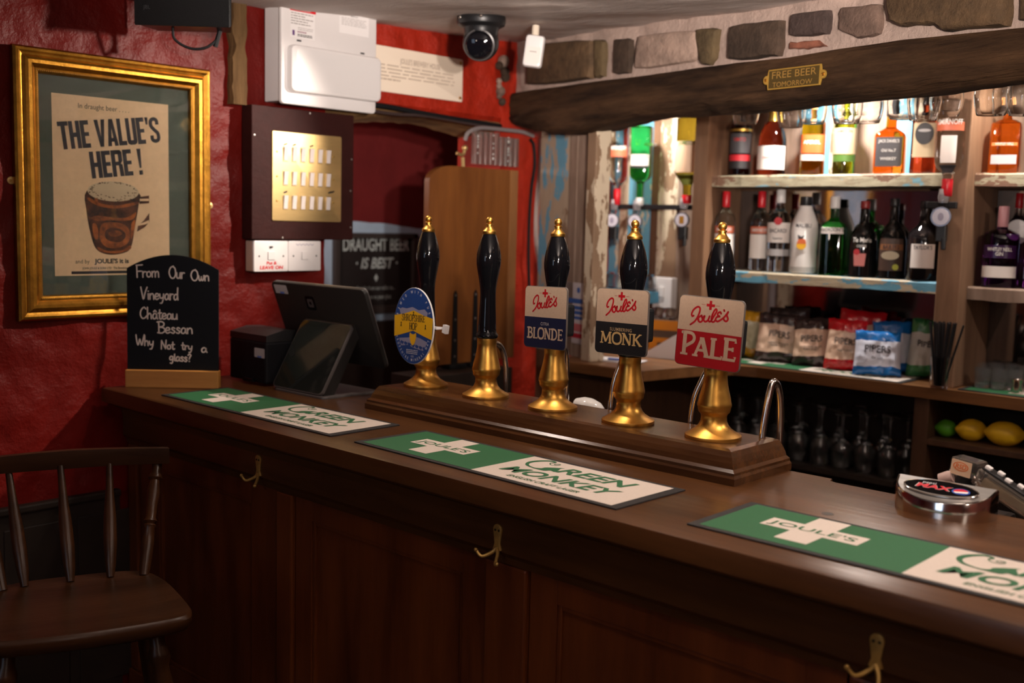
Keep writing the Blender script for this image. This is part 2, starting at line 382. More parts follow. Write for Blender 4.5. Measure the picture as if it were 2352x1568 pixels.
struct(beam.out('trim_6', loc=BO, rot=(0, 0, BA)))
m = M()
m.add(sheet(span(-.02, 4.3, .03), span(2.13, 2.55, .02), lambda s, z: Vector((s, .045+.012*nz(s*6, z*7, 2), z))), MORTAR, smooth=True)
m.add(bx(-.02, 4.3, .08, .26, 2.13, 2.55), MORTAR)
ST = dict(brown=mat('brown_timber_end', (.095, .055, .026), .8, var=(12, .5), bump=(40, .8)), dark=mat('dark_stone', (.058, .035, .022), .85, var=(14, .4), bump=(36, .9)),
          pale=mat('pale_stone', (.34, .24, .19), .85, var=(12, .3), bump=(30, .9)), olive=mat('olive_stone', (.105, .07, .032), .85, var=(10, .4), bump=(36, .9)),
          purple=mat('purple_stone', (.06, .038, .032), .85, var=(12, .4), bump=(40, .9)), grey=mat('grey_brown_stone', (.15, .095, .072), .85, var=(14, .35), bump=(30, .9)), red=mat('red_brick_chip', (.24, .085, .05), .85, var=(20, .4)))
for k, pts, out in (('brown', [(1224, 200), (1224, 104), (1372, 90), (1375, 180)], .05), ('olive', [(1375, 180), (1373, 92), (1396, 92), (1396, 176)], .035), ('dark', [(1416, 172), (1418, 92), (1456, 88), (1455, 168)], .03),
                    ('pale', [(1466, 160), (1472, 84), (1528, 76), (1606, 70), (1612, 120), (1600, 142)], .03), ('olive', [(1618, 148), (1606, 68), (1658, 64), (1650, 132), (1640, 150)], .035), ('dark', [(1684, 140), (1686, 62), (1806, 44), (1802, 128)], .04),
                    ('purple', [(1824, 84), (1826, 34), (1914, 22), (1910, 78), (1870, 84)], .035), ('red', [(1816, 114), (1816, 98), (1880, 92), (1902, 106), (1860, 112)], .02), ('grey', [(1936, 70), (1938, 20), (2028, 8), (2030, 78), (1980, 90)], .03),
                    ('brown', [(2062, 54), (2052, 8), (2060, -30), (2330, -30), (2328, 60), (2190, 72), (2160, 58), (2090, 62)], .05), ('brown', [(2352, 50), (2352, -30), (2500, -30), (2500, 40)], .03)):
    P = [onbeam(*p, .045) for p in pts]; P = [(x, y) for x, y in P]; 
    P2 = []
    for i in range(len(P)):
        a, b = Vector((*P[i], 0)), Vector((*P[(i+1) % len(P)], 0))
        for q in range(4):
            v = a.lerp(b, (q+.2)/4.2); P2.append((v.x+.004*nz(v.x*40, v.y*40, 1), v.y+.004*nz(v.x*40, v.y*40, 8)))
    m.add(plate(P2[::-1] if (P[1][0]-P[0][0])*(P[2][1]-P[1][1])-(P[1][1]-P[0][1])*(P[2][0]-P[1][0]) < 0 else P2, out, out*.4), ST[k], T_((0, .052, 0)) @ FRONT)
struct(m.out('wall_beam', loc=BO, rot=(0, 0, BA)))
# crumbling fill between the red wall and the beam
m = M()
for i in range(9): m.add(ball(random.uniform(.012, .03), 8, 6), ST[random.choice(['dark', 'pale', 'grey'])], T_((XW+.015, 3.50+random.random()*.07, 2.2+i*.022)))
struct(m.out('trim_7'))

# ------------------------------------------------------------------ boards: partition under the beam, alcove and bay backs
m = M()
for a, b, mt, d in ((1236, 1302, MIXP, .13), (1302, 1320, GREYW, .125), (1320, 1342, GREYW, .13)):
    s0, _ = onbeam(a, 560, d); s1, _ = onbeam(b, 560, d); m.add(bx(s0+.001, s1-.001, d, d+.02, 1.1, 2.09, .002), mt)
s0, _ = onbeam(1236, 560, .13); m.add(bx(s0, s0+.22, .135, .15, 0, 1.1), BROWNW); struct(m.out('wall_partition', loc=BO, rot=(0, 0, BA)))
m = M(); s0, _ = onbeam(1342, 560, .09); s1, _ = onbeam(1362, 560, .09); m.add(bx(s0, s1, .09, .165, 1.1, 2.09, .006), CREAMPL)
struct(m.out('trim_8', loc=BO, rot=(0, 0, BA)))
m = M(); YB = 4.36
for a, b, mt in ((1300, 1372, BLUEP), (1372, 1424, BLUEP), (1424, 1444, CREAMPL), (1444, 1496, BLUEP), (1496, 1512, BROWNW), (1512, 1558, CREAMPL), (1558, 1612, GREYW)):
    x0 = at(a, 440, y=YB).x; x1 = at(b, 440, y=YB).x; m.add(bx(max(x0, XW)+.001, x1-.001, YB, YB+.02, 1.1, 2.42, .002), mt)
for a, b, mt in ((1612, 1648, BROWNW), (1648, 1674, MIXP), (1674, 1716, BROWNW), (1716, 1764, GREYW), (1764, 1838, GREYW), (1838, 1906, BLUEP), (1906, 1966, CREAMPL), (1966, 2054, GREYW), (2054, 2094, BLUEP), (2094, 2122, CREAMPL), (2122, 2230, BROWNW), (2230, 2254, GREYW), (2254, 2280, CREAMPL), (2280, 2420, GREYW), (2420, 2700, BROWNW)):
    x0 = at(a, 330, y=YB).x; x1 = at(b, 330, y=YB).x; m.add(bx(x0+.001, x1-.001, YB, YB+.02, 1.86, 2.42, .002), mt)
struct(m.out('wall_boards'))

# ------------------------------------------------------------------ back bar shelving
X1 = at(1622, 400, y=4.1).x; X2 = at(2191, 450, y=4.03).x
sh = thing('bar_shelving', 'tall shelving of flaking cream and blue boards behind the bar with mirror back', 'shelving', ((X1+X2)/2, 4.2, 1.1)); O = sh.location
def sx(m, name, **k): m.v = [v-O for v in m.v]; o = m.out(name, sh); [o.__setitem__(a, b) for a, b in k.items()]; return o
sx(M().add(bx(X1-.04, X1+.03, 4.06, YB-.002, 1.1, 2.40, .004), BROWNW), 'post', label='dark brown post beside the upturned bottles')
sx(M().add(bx(X2-.045, X2+.045, 4.03, YB-.002, 1.1, 2.40, .006), wood('pale_post', (.30, .17, .10), (.15, .08, .045), 'z', .65, 5)), 'post', label='pale brown post at right')
def shelf(x0, x1, z, t, mt):
    V = []; F = []; xs = span(x0, x1, .03)
    for i, x in enumerate(xs):
        e = .004*nz(x*12, z*9, 1); V += [Vector((x, YB-.002, z)), Vector((x, 4.108+e, z+.002*nz(x*9, 2, z))), Vector((x, 4.10+e, z-.006)), Vector((x, 4.10+.5*e, z-t+.004*nz(x*7, 3, z))), Vector((x, YB-.002, z-t))]
        if i: k = (i-1)*5; F += [[k+j, k+(j+1) % 5, k+5+(j+1) % 5, k+5+j] for j in range(5)]
    F += [[0, 1, 2, 3, 4], [len(V)-1-j for j in range(5)]]
    return M().add((V, F), mt)
sx(shelf(X1+.031, X2-.046, 1.897, .048, SHELFP), 'shelf', label='upper cream shelf with chipped paint')
sx(shelf(X1+.031, X2-.046, 1.487, .044, SHELFB), 'shelf', label='lower shelf flaking from blue to cream')
sx(shelf(X2+.046, 2.4, 1.895, .048, SHELFP), 'shelf', label='upper shelf of the right bay')
sx(shelf(X2+.046, 2.4, 1.478, .05, GREYW), 'shelf', label='bare wooden lower shelf of the right bay')
MIRR = mat('old_mirror', (.34, .32, .32), .05, 1)
sx(M().add(bx(X1+.032, X2-.047, YB-.012, YB-.004, 1.105, 1.84), MIRR), 'mirror'); sx(M().add(bx(X2+.047, 2.4, YB-.012, YB-.004, 1.105, 1.84), MIRR), 'mirror')

# ------------------------------------------------------------------ back counter
poly = [(-2.98, 3.44), (-2.515, 3.452), (-2.50, 3.47), (-2.455, 3.72), (-2.43, 3.83), (-2.37, 3.92), (-2.28, 3.955), (-1.6, 3.98), (2.4, 3.99), (2.4, 4.355), (-2.98, 4.355)]
bc = one(plate(poly, .042, .006), BACKW, 'back_counter', T=T_((0, 0, 1.058))); tag(bc, 'long oak counter along the back of the bar with crisps and glasses on it', 'counter')
cb = thing('back_cabinet', 'dark open cabinet under the back counter holding upturned wine glasses', 'cabinet', (-1.5, 4.2, 0)); CO = cb.location
def cx(m, name, **k): m.v = [v-CO for v in m.v]; o = m.out(name, cb); [o.__setitem__(a, b) for a, b in k.items()]; return o
cx(M().add(bx(-2.62, 2.4, 4.34, 4.36, 0, 1.057), DARKW), 'back_panel'); cx(M().add(bx(-2.62, -1.70, 4.02, 4.34, .69, .71), DARKW), 'shelf')
xd = at(2118, 980, y=4.02).x
BROWNC = wood('cabinet_brown', (.085, .04, .02), (.045, .02, .01), 'z', .5)
cx(M().add(bx(xd-.028, xd+.028, 4.0, 4.34, 0, 1.057, .003), BROWNC), 'divider'); zs_ = at(2240, 1022, y=4.02).z
cx(M().add(bx(xd+.029, 2.4, 4.0, 4.34, zs_-.022, zs_, .002), BROWNC), 'shelf'); cx(M().add(bx(xd+.029, 2.4, 4.0, 4.34, .45, .47, .002), BROWNC), 'shelf'); cx(M().add(bx(-2.62, 2.4, 4.0, 4.34, .0, .05), DARKW), 'plinth')
lc = thing('drawer_cabinet', 'dark brown drawer cabinet under the short end of the back counter', 'cabinet', (-2.8, 3.8, 0)); LO = lc.location
def lx(m, name): m.v = [v-LO for v in m.v]; return m.out(name, lc)
lx(M().add(bx(-2.97, -2.62, 3.50, 4.34, .02, 1.057, .003), BROWNC), 'body')
for k in range(3): lx(M().add(bx(-2.94, -2.65, 3.485, 3.499, .12+k*.31, .41+k*.31, .004), BROWNC), 'drawer')

# ------------------------------------------------------------------ the bar itself
ct = M(); pts = []
poly = [(-3.368, 1.655), (1.2, 1.66), (1.2, 2.29), (-1.10, 2.292), (-1.118, 2.30), (-1.125, 2.322), (-3.368, 2.322)]
ct = one(plate(poly, .046, .010), MAHOG, 'bar_counter', T=T_((0, 0, 1.054)), smooth=True); tag(ct, 'long dark polished oak bar top carrying the beer pumps', 'bar counter')
one(lathe([(.012, 0), (.012, .0004), (.001, .0005)], 20), mat('dark_plug', (.02, .012, .008), .4), 'wooden_plug', ct, T_((-.985, 2.02, 1.1)))
bf = thing('bar_panelling', 'dark panelled oak front of the bar with coat hooks on it', 'bar front', (-1.2, 1.8, 0)); BFO = bf.location
def fx(m, name, **k): m.v = [v-BFO for v in m.v]; return m.out(name, bf)
fx(M().add(bx(-3.366, 1.2, 1.772, 1.80, 0, 1.053), PANELW), 'backing_board')
V = []; F = []; prof = [(1.69, 1.053), (1.697, 1.035), (1.722, 1.022), (1.727, 1.0), (1.727, .935), (1.738, .922), (1.742, .905), (1.772, .902), (1.772, 1.053)]
for x in (-3.366, 1.2): V += [Vector((x, y, z)) for y, z in prof]
n = len(prof); F = [[i, (i+1) % n, n+(i+1) % n, n+i] for i in range(n)]+[list(range(n)), list(range(n, 2*n))[::-1]]
fx(M().add((V, F), MAHOG), 'frieze')
def panel(x0, x1, px0, px1):
    """frame x0..x1 with a sunk field px0..px1"""
    m = M(); z0, z1 = .12, .902; fz0, fz1 = .20, .845; y = 1.752
    for a, b, c, d in ((x0, px0, z0, z1), (px1, x1, z0, z1), (px0, px1, fz1, z1), (px0, px1, z0, fz0)): m.add(bx(a, b, y, 1.773, c, d, .0015), PANELW)
    fx(m, 'panel_frame')
    f = M(); q = .012   # thin bead, then the field
    for a, b, c, d in ((px0, px0+q, fz0, fz1), (px1-q, px1, fz0, fz1), (px0+q, px1-q, fz1-q, fz1), (px0+q, px1-q, fz0, fz0+q)): f.add(bx(a, b, y+.004, 1.773, c, d, .003), PANELW)
    f.add(bx(px0+q, px1-q, y+.012, 1.773, fz0+q, fz1-q), PANELW); fx(f, 'panel')
panel(-3.30, -2.52, -3.18, -2.647); panel(-2.43, -1.69, -2.357, -1.765); panel(-1.55, -.80, -1.472, -.878); panel(-.66, .1, -.58, .02); panel(.24, 1.0, .32, .92)
for a, b in ((-3.366, -3.31), (-2.512, -2.438), (-1.684, -1.556), (-.792, -.668), (.108, .232)): fx(M().add(bx(a, b, 1.742, 1.773, .12, .903, .006), PANELW), 'pilaster')
fx(M().add(bx(-3.366, 1.2, 1.735, 1.773, .0, .119, .004), PANELW), 'skirting')
fx(M().add(bx(-3.366, 1.2, 2.22, 2.24, 0, 1.053), DARKW), 'staff_side_board')

# coat hooks under the bar top
def coat_hook():
    t = thing('coat_hook', 'small brass double coat hook under the bar top, nearest the red wall', 'hook', (-2.572, 1.7265, .965), group='brass hooks along the bar front')
    pl = [(.013*math.cos(a)*(1 if math.sin(a) > 0 else 1), .020+.013*math.sin(a)) for a in [PI*i/10 for i in range(11)]]+[(-.012, .012), (-.008, -.012), (-.013, -.026), (0, -.032), (.013, -.026), (.008, -.012), (.012, .012)]
    one(plate(pl, .004, .001), BRASSD, 'back_plate', t, FRONT, smooth=True)
    s = M()
    for x in (-.0055, .0055): s.add(lathe([(.003, 0), (.003, .001), (.0015, .0015)], 8), mat('dark_screw', (.05, .035, .02), .5, .8), T_((x, -.004, .019)) @ RX(PI/2))
    s.out('screw', t)
    for sg, tip in ((-1, (-.036, -.034, -.028)), (1, (.030, -.034, -.046))):
        P = smoothp([(0, -.003, -.022), (sg*.009, -.010, -.033), (tip[0]*.65, -.028, -.041 if sg < 0 else -.05), tip], 5)
        m = M().add(tube(P, [.005-.002*i/len(P) for i in range(len(P))], 8), BRASSD, smooth=True).add(ball(.0048, 10, 8), BRASSD, T_(P[-1]), True); m.out('prong', t)
    return t
h0 = coat_hook(); dup(h0, (-1.629, 1.7265, .965), None, 'small brass double coat hook under the middle bar mat, second from the wall'); dup(h0, (-.738, 1.7265, .965), None, 'brass double coat hook under the right hand bar mat')

# ------------------------------------------------------------------ bar mats
MATB = mat('mat_rubber', (.016, .014, .015), .55, bump=(700, .5))
def bar_mat(name, label, x, y, z, ang, L=.858, W=.243, detail=True):
    t = thing(name, label, 'bar mat', (x, y, z), (0, 0, ang), 'printed bar mats')
    one(bx(0, L, 0, W, 0, .0035, .001), MATB, 'rubber_base', t)
    g = .013; fr = .42; zz = .0039
    m = M(); m.add(flat([(.02, g), (fr, g), (fr, W-g), (.02, W-g)], zz), GREENM); m.add(flat([(fr, g), (L-.022, g), (L-.022, W-g), (fr, W-g)], zz), WHITEB); m.out('printed_face', t)
    c = M(); c.add(flat([(.097, .106), (.163, .106), (.163, .043), (.229, .043), (.229, .106), (.297, .106), (.297, .165), (.229, .165), (.229, .228), (.163, .228), (.163, .165), (.097, .165)], zz+.0004), WHITEB)
    c.add(text("JOULE'S", .026, 1.42, 0, .012), GREENL, T_((.197, .1225, zz+.0008))); c.out('cross', t, )
    l = M(); U = up(zz+.0006)
    l.add(text('REEN', .052, 1.18, .22, .035), GREENL, T_((.658, .146, zz+.0006))); l.add(text('MONKEY', .050, 1.10, .22, .035), GREENL, T_((.612, .068, zz+.0006))); l.add(text('ENGLISH CRAFT LAGER', .0155, .93, .2, .02), GREENL, T_((.618, .033, zz+.0006)))
    A = smoothp([(.522, .205, 0), (.515, .199, 0), (.510, .204, 0), (.516, .211, 0), (.525, .207, 0), (.521, .194, 0), (.508, .191, 0), (.497, .203, 0), (.500, .217, 0), (.483, .221, 0), (.464, .200, 0), (.458, .172, 0), (.472, .148, 0), (.500, .137, 0), (.535, .138, 0)], 6)
    n = len(A); l.add(strip([(p.x, p.y) for p in A], [.0022+.011*max(0, 1-abs(i-n*.72)/(n*.26)) for i in range(n)]), GREENL, U)
    l.add(flat([(p.x, p.y) for p in smoothp([(.500, .134, 0), (.518, .146, 0), (.520, .160, 0), (.540, .178, 0), (.556, .188, 0), (.552, .178, 0), (.560, .160, 0), (.563, .142, 0), (.548, .146, 0), (.538, .133, 0)], 4, True)]), GREENL, up(zz+.0005)); l.out('lettering', t)
    return t
bar_mat('bar_mat', 'green and white bar mat at the wall end of the bar, beside the chalkboard', -3.105, 1.722, 1.1, .008)
bar_mat('bar_mat', 'green and white bar mat in front of the beer pumps, middle one of the bar', -2.150, 1.730, 1.1, -.018)
bar_mat('bar_mat', 'green and white bar mat at the right hand end in front of the chrome dispenser', -1.134, 1.733, 1.1, .006)

# ------------------------------------------------------------------ pump plinth and hand pumps
V = []; F = []; prof = [(0, 0), (0, .016), (.004, .022), (.004, .028), (.012, .034), (.016, .046), (.022, .058), (.026, .064), (.030, .070), (.046, .073)]
x0, x1, y0, y1 = -2.525, -1.236, 2.072, 2.330
for d, z in prof: V += [Vector((x0+d, y0+d, z)), Vector((x1-d, y0+d, z)), Vector((x1-d, y1-d*.4, z)), Vector((x0+d, y1-d*.4, z))]
for k in range(len(prof)-1): F += [[k*4+i, k*4+(i+1) % 4, k*4+4+(i+1) % 4, k*4+4+i] for i in range(4)]
F += [[3, 2, 1, 0], [len(V)-4+i for i in range(4)]]
pl = one((V, F), PLINTHW, 'pump_plinth', T=T_((0, 0, 1.1))); tag(pl, 'long moulded oak plinth under the five beer pumps', 'plinth'); 
ZP = 1.173; YP = 2.202
BASEP = [(.0665, 0), (.068, .003), (.067, .008), (.058, .013), (.044, .022), (.036, .031), (.0315, .041), (.0305, .052), (.032, .058), (.037, .063), (.0385, .068), (.0392, .074), (.0408, .077), (.0408, .083), (.0392, .088), (.037, .100), (.033, .115), (.0295, .131), (.0278, .145), (.0276, .156), (.0282, .158), (.0282, .1695), (.024, .170)]
HANDP = [(.024, .1695), (.030, .171), (.032, .1755), (.0315, .180), (.028, .184), (.0262, .190), (.0262, .200), (.0255, .215), (.0238, .245), (.0225, .275), (.0222, .295), (.0232, .312), (.0268, .336), (.0310, .358), (.0346, .380), (.0352, .393), (.0342, .408), (.0312, .424), (.0272, .440), (.0225, .454), (.0188, .464), (.010, .4655)]
FINP = [(.0186, .465), (.0196, .467), (.0196, .473), (.0160, .477), (.0115, .482), (.0090, .487), (.0092, .490), (.0108, .491), (.0108, .493), (.007, .495)]
def pump(x, label):
    t = thing('beer_pump', label, 'beer pump', (x, YP, ZP), group='hand pulled beer pumps on the plinth')
    M().add(lathe(BASEP, 40), BRASS, smooth=True).out('brass_base', t); M().add(lathe(HANDP, 36), BLACKG, smooth=True).out('handle', t)
    M().add(lathe(FINP, 24), BRASS, smooth=True).add(ball(.0105, 16, 12), BRASS, T_((0, 0, .5035)), True).out('finial', t)
    return t
def clip_T(dx, dz, yaw, roll): return T_((dx, -.062, dz)) @ RZ(yaw) @ RX(-.03) @ RY(roll) @ FRONT
# lettering with serifs drawn as strokes: (points, weight) in a unit-high box
SER = {'P': (.62, [([(.16, 0), (.16, 1)], 1), ([(.04, .985), (.3, 1), (.5, .96), (.6, .80), (.55, .62), (.40, .50), (.2, .36)], .75), ([(.0, .02), (.34, .02)], .5)]),
       'A': (.70, [([(.06, 0), (.34, 1)], .7), ([(.34, 1), (.62, 0)], 1.1), ([(.16, .33), (.52, .33)], .6), ([(-.06, .02), (.2, .02)], .5), ([(.48, .02), (.76, .02)], .5), ([(.24, .98), (.44, .98)], .5)]),
       'L': (.60, [([(.16, 0), (.16, 1)], 1.05), ([(.03, .98), (.31, .98)], .5), ([(.03, .03), (.58, .03), (.58, .17)], .65)]),
       'E': (.60, [([(.16, 0), (.16, 1)], 1.05), ([(.03, .97), (.56, .97), (.56, .82)], .65), ([(.16, .52), (.46, .52)], .6), ([(.46, .42), (.46, .62)], .5), ([(.03, .03), (.58, .03), (.58, .2)], .65)]),
       'M': (.95, [([(.12, 0), (.17, 1)], .7), ([(.17, 1), (.46, .12)], 1.1), ([(.46, .12), (.75, 1)], .65), ([(.75, 1), (.80, 0)], 1.1), ([(.0, .02), (.26, .02)], .5), ([(.66, .02), (.94, .02)], .5), ([(.04, .98), (.22, .98)], .5), ([(.70, .98), (.90, .98)], .5)]),
       'O': (.78, [([(.38, 1), (.17, .92), (.06, .70), (.06, .30), (.17, .08), (.38, 0), (.59, .08), (.70, .30), (.70, .70), (.59, .92), (.38, 1)], .95)]),
       'N': (.80, [([(.12, 0), (.12, 1)], .7), ([(.12, 1), (.64, 0)], 1.15), ([(.64, 0), (.64, 1)], .7), ([(0, .02), (.26, .02)], .5), ([(-.02, .98), (.16, .98)], .5), ([(.52, .98), (.78, .98)], .5)]),
       'K': (.74, [([(.14, 0), (.14, 1)], 1.05), ([(.60, 1), (.2, .48)], .7), ([(.28, .56), (.64, 0)], 1.1), ([(0, .02), (.28, .02)], .5), ([(0, .98), (.28, .98)], .5), ([(.50, .98), (.72, .98)], .5), ([(.52, .02), (.78, .02)], .5)]),
       'B': (.68, [([(.16, 0), (.16, 1)], 1.1), ([(.03, .97), (.35, .97), (.52, .88), (.54, .70), (.42, .55), (.16, .53)], .8), ([(.38, .53), (.58, .42), (.60, .16), (.42, .03), (.03, .03)], .9)]),
       'D': (.76, [([(.16, 0), (.16, 1)], 1.1), ([(.03, .97), (.38, .97), (.60, .80), (.66, .5), (.60, .2), (.38, .03), (.03, .03)], .85)]),
       'S': (.56, [([(.50, .78), (.46, .95), (.26, 1), (.08, .9), (.07, .70), (.25, .54), (.44, .40), (.48, .2), (.36, .03), (.16, .01), (.04, .10), (.03, .26)], .9)]),
       'H': (.74, [([(.14, 0), (.14, 1)], 1.05), ([(.60, 0), (.60, 1)], 1.05), ([(.14, .5), (.6, .5)], .6), ([(0, .02), (.28, .02)], .5), ([(0, .98), (.28, .98)], .5), ([(.46, .02), (.74, .02)], .5), ([(.46, .98), (.74, .98)], .5)]),
       'R': (.68, [([(.14, 0), (.14, 1)], 1.05), ([(.02, .97), (.34, .97), (.52, .88), (.54, .68), (.42, .54), (.14, .50)], .75), ([(.34, .52), (.62, 0)], 1.0), ([(0, .02), (.28, .02)], .5), ([(.52, .02), (.72, .02)], .5)]),
       'I': (.34, [([(.16, 0), (.16, 1)], 1.1), ([(.02, .02), (.30, .02)], .5), ([(.02, .98), (.30, .98)], .5)])}
def serif(m, s, mt, T, h, w, wt=.15, hs=None):
    tot = sum(SER[c][0] if c != ' ' else .4 for c in s); k = w/tot; x = -w/2
    for i, c in enumerate(s):
        if c == ' ': x += .4*k; continue
        hh = hs[i] if hs else h
        for j, (pts, wk) in enumerate(SER[c][1]):
            P = [(x+a*k, b*hh) for a, b in pts]
            if len(P) > 4: P = [(p.x, p.y) for p in smoothp([(*q, 0) for q in P], 4)]
            m.add(strip(P, wt*h*wk, len(P) > 4), mt, T @ up(.00004*j))
        x += SER[c][0]*k
JOU = [[(380, 470), (360, 482), (348, 440), (372, 360), (425, 300), (462, 312), (465, 380), (440, 490), (405, 570), (368, 615), (342, 642)],
       [(440, 520), (462, 535)], [(500, 448), (460, 490), (455, 550), (490, 572), (518, 530), (500, 462)], [(512, 500), (545, 448), (535, 520), (560, 555), (598, 520), (618, 445)], [(615, 455), (606, 522), (632, 542), (665, 480)],
       [(645, 520), (690, 410), (716, 335), (702, 300), (674, 350), (650, 450), (652, 525), (682, 540), (712, 490)], [(782, 372), (768, 345), (736, 372), (738, 412), (768, 424), (728, 440), (708, 488), (738, 522), (790, 480), (840, 415), (882, 325)],
       [(820, 300), (826, 318)], [(882, 325), (868, 390), (888, 450), (870, 498), (838, 488), (826, 462)]]
def joules(m, mt, T, sc, sy, cx, cy):
    for k, s in enumerate(JOU):
        P = smoothp([((x-620)*sc+cx, (470-y)*sy+cy, 0) for x, y in s], 4); m.add(strip([(p.x, p.y) for p in P], 26*sc), mt, T @ up(.00003*k))
    m.add(flat([(cx+x*sc, cy+y*sy) for x, y in [(-62, 200), (-20, 200), (-20, 142), (18, 142), (18, 200), (62, 200), (62, 250), (18, 250), (18, 310), (-20, 310), (-20, 250), (-62, 250)]]), mt, T)
    for a in (-134, 80): m.add(flat([(cx+a*sc, cy+222*sy), (cx+(a+54)*sc, cy+222*sy), (cx+(a+54)*sc, cy+234*sy), (cx+a*sc, cy+234*sy)]), mat('faded_red_ink', (.42, .16, .12), .5), T)
def square_clip(t, T, w, h, low, name1, name2, c1, c2, split=.50, hs=None, wd=.8, gap=.0):
    c = M(); c.add(plate(rrect(w, h, .012), .005, .0012), mat('clip_edge', (.10, .08, .07), .5), T)
    ys = h/2-h*split
    R = rrect(w-.003, h-.003, .011); hi = [(x, max(y, ys)) for x, y in R if True]; lo = [(x, min(y, ys)) for x, y in R]
    hi = [p for i, p in enumerate(hi) if p != hi[i-1]]; lo = [p for i, p in enumerate(lo) if p != lo[i-1]]
    c.add(flat(hi, .0052), CREAM, T); c.add(flat(lo, .0052), low, T); o = c.out('pump_clip', t)
    l = M(); joules(l, REDL, T @ up(.0056), w/970, h/1310, -.0015, h/2-h*.283); 
    l.out('logo', o); l = M()
    if name1: l.add(text(name1, h*.052, .92, 0, .006, sp=1.12), c1, T @ T_((0, ys-h*.128, .0056))); l.out('lettering', o); l = M()
    serif(l, name2, c2, T @ T_((.001, -h/2+gap, .0056)), h*.172 if not hs else max(hs), w*wd, .195, hs); l.out('lettering', o)
    b = M(); b.add(bx(-.016, .016, -.035, .040, -.052, -.001, .006), BLACKM, T); b.add(bx(w*.28, w*.47, -.046, .038, -.030, -.001, .008), BLACKM, T); b.out('clip_bracket', o)
PX = [-2.395, -2.141, -1.886, -1.632, -1.378]
p1 = pump(PX[0], 'beer pump with an oval blue and yellow clip, leftmost of five'); p2 = pump(PX[1], 'bare beer pump with black handle and no clip'); p3 = pump(PX[2], 'beer pump with a cream and navy square clip'); p4 = pump(PX[3], 'beer pump with a cream and black square clip'); p5 = pump(PX[4], 'beer pump with a cream and red square clip, nearest the camera')
p1['label'] = 'beer pump with an oval blue and yellow clip beside the till'
square_clip(p3, clip_T(.022, .253, -.13, -.03), .167, .164, NAVY, 'CITRA', 'BLONDE', mat('pale_blue_ink', (.50, .44, .42), .5), CREAM, .50, None, .84, .0255)
square_clip(p4, clip_T(.018, .262, -.02, -.012), .163, .163, BLACKI, 'SLUMBERING', 'MONK', mat('tan_ink', (.50, .34, .18), .5), mat('gold_ink', (.62, .40, .16), .5), .515, None, .80, .026)
square_clip(p5, clip_T(.018, .257, .05, .035), .172, .165, REDP, '', 'PALE', CREAM, CREAM, .495, [.052, .043, .045, .050], .84, .026)
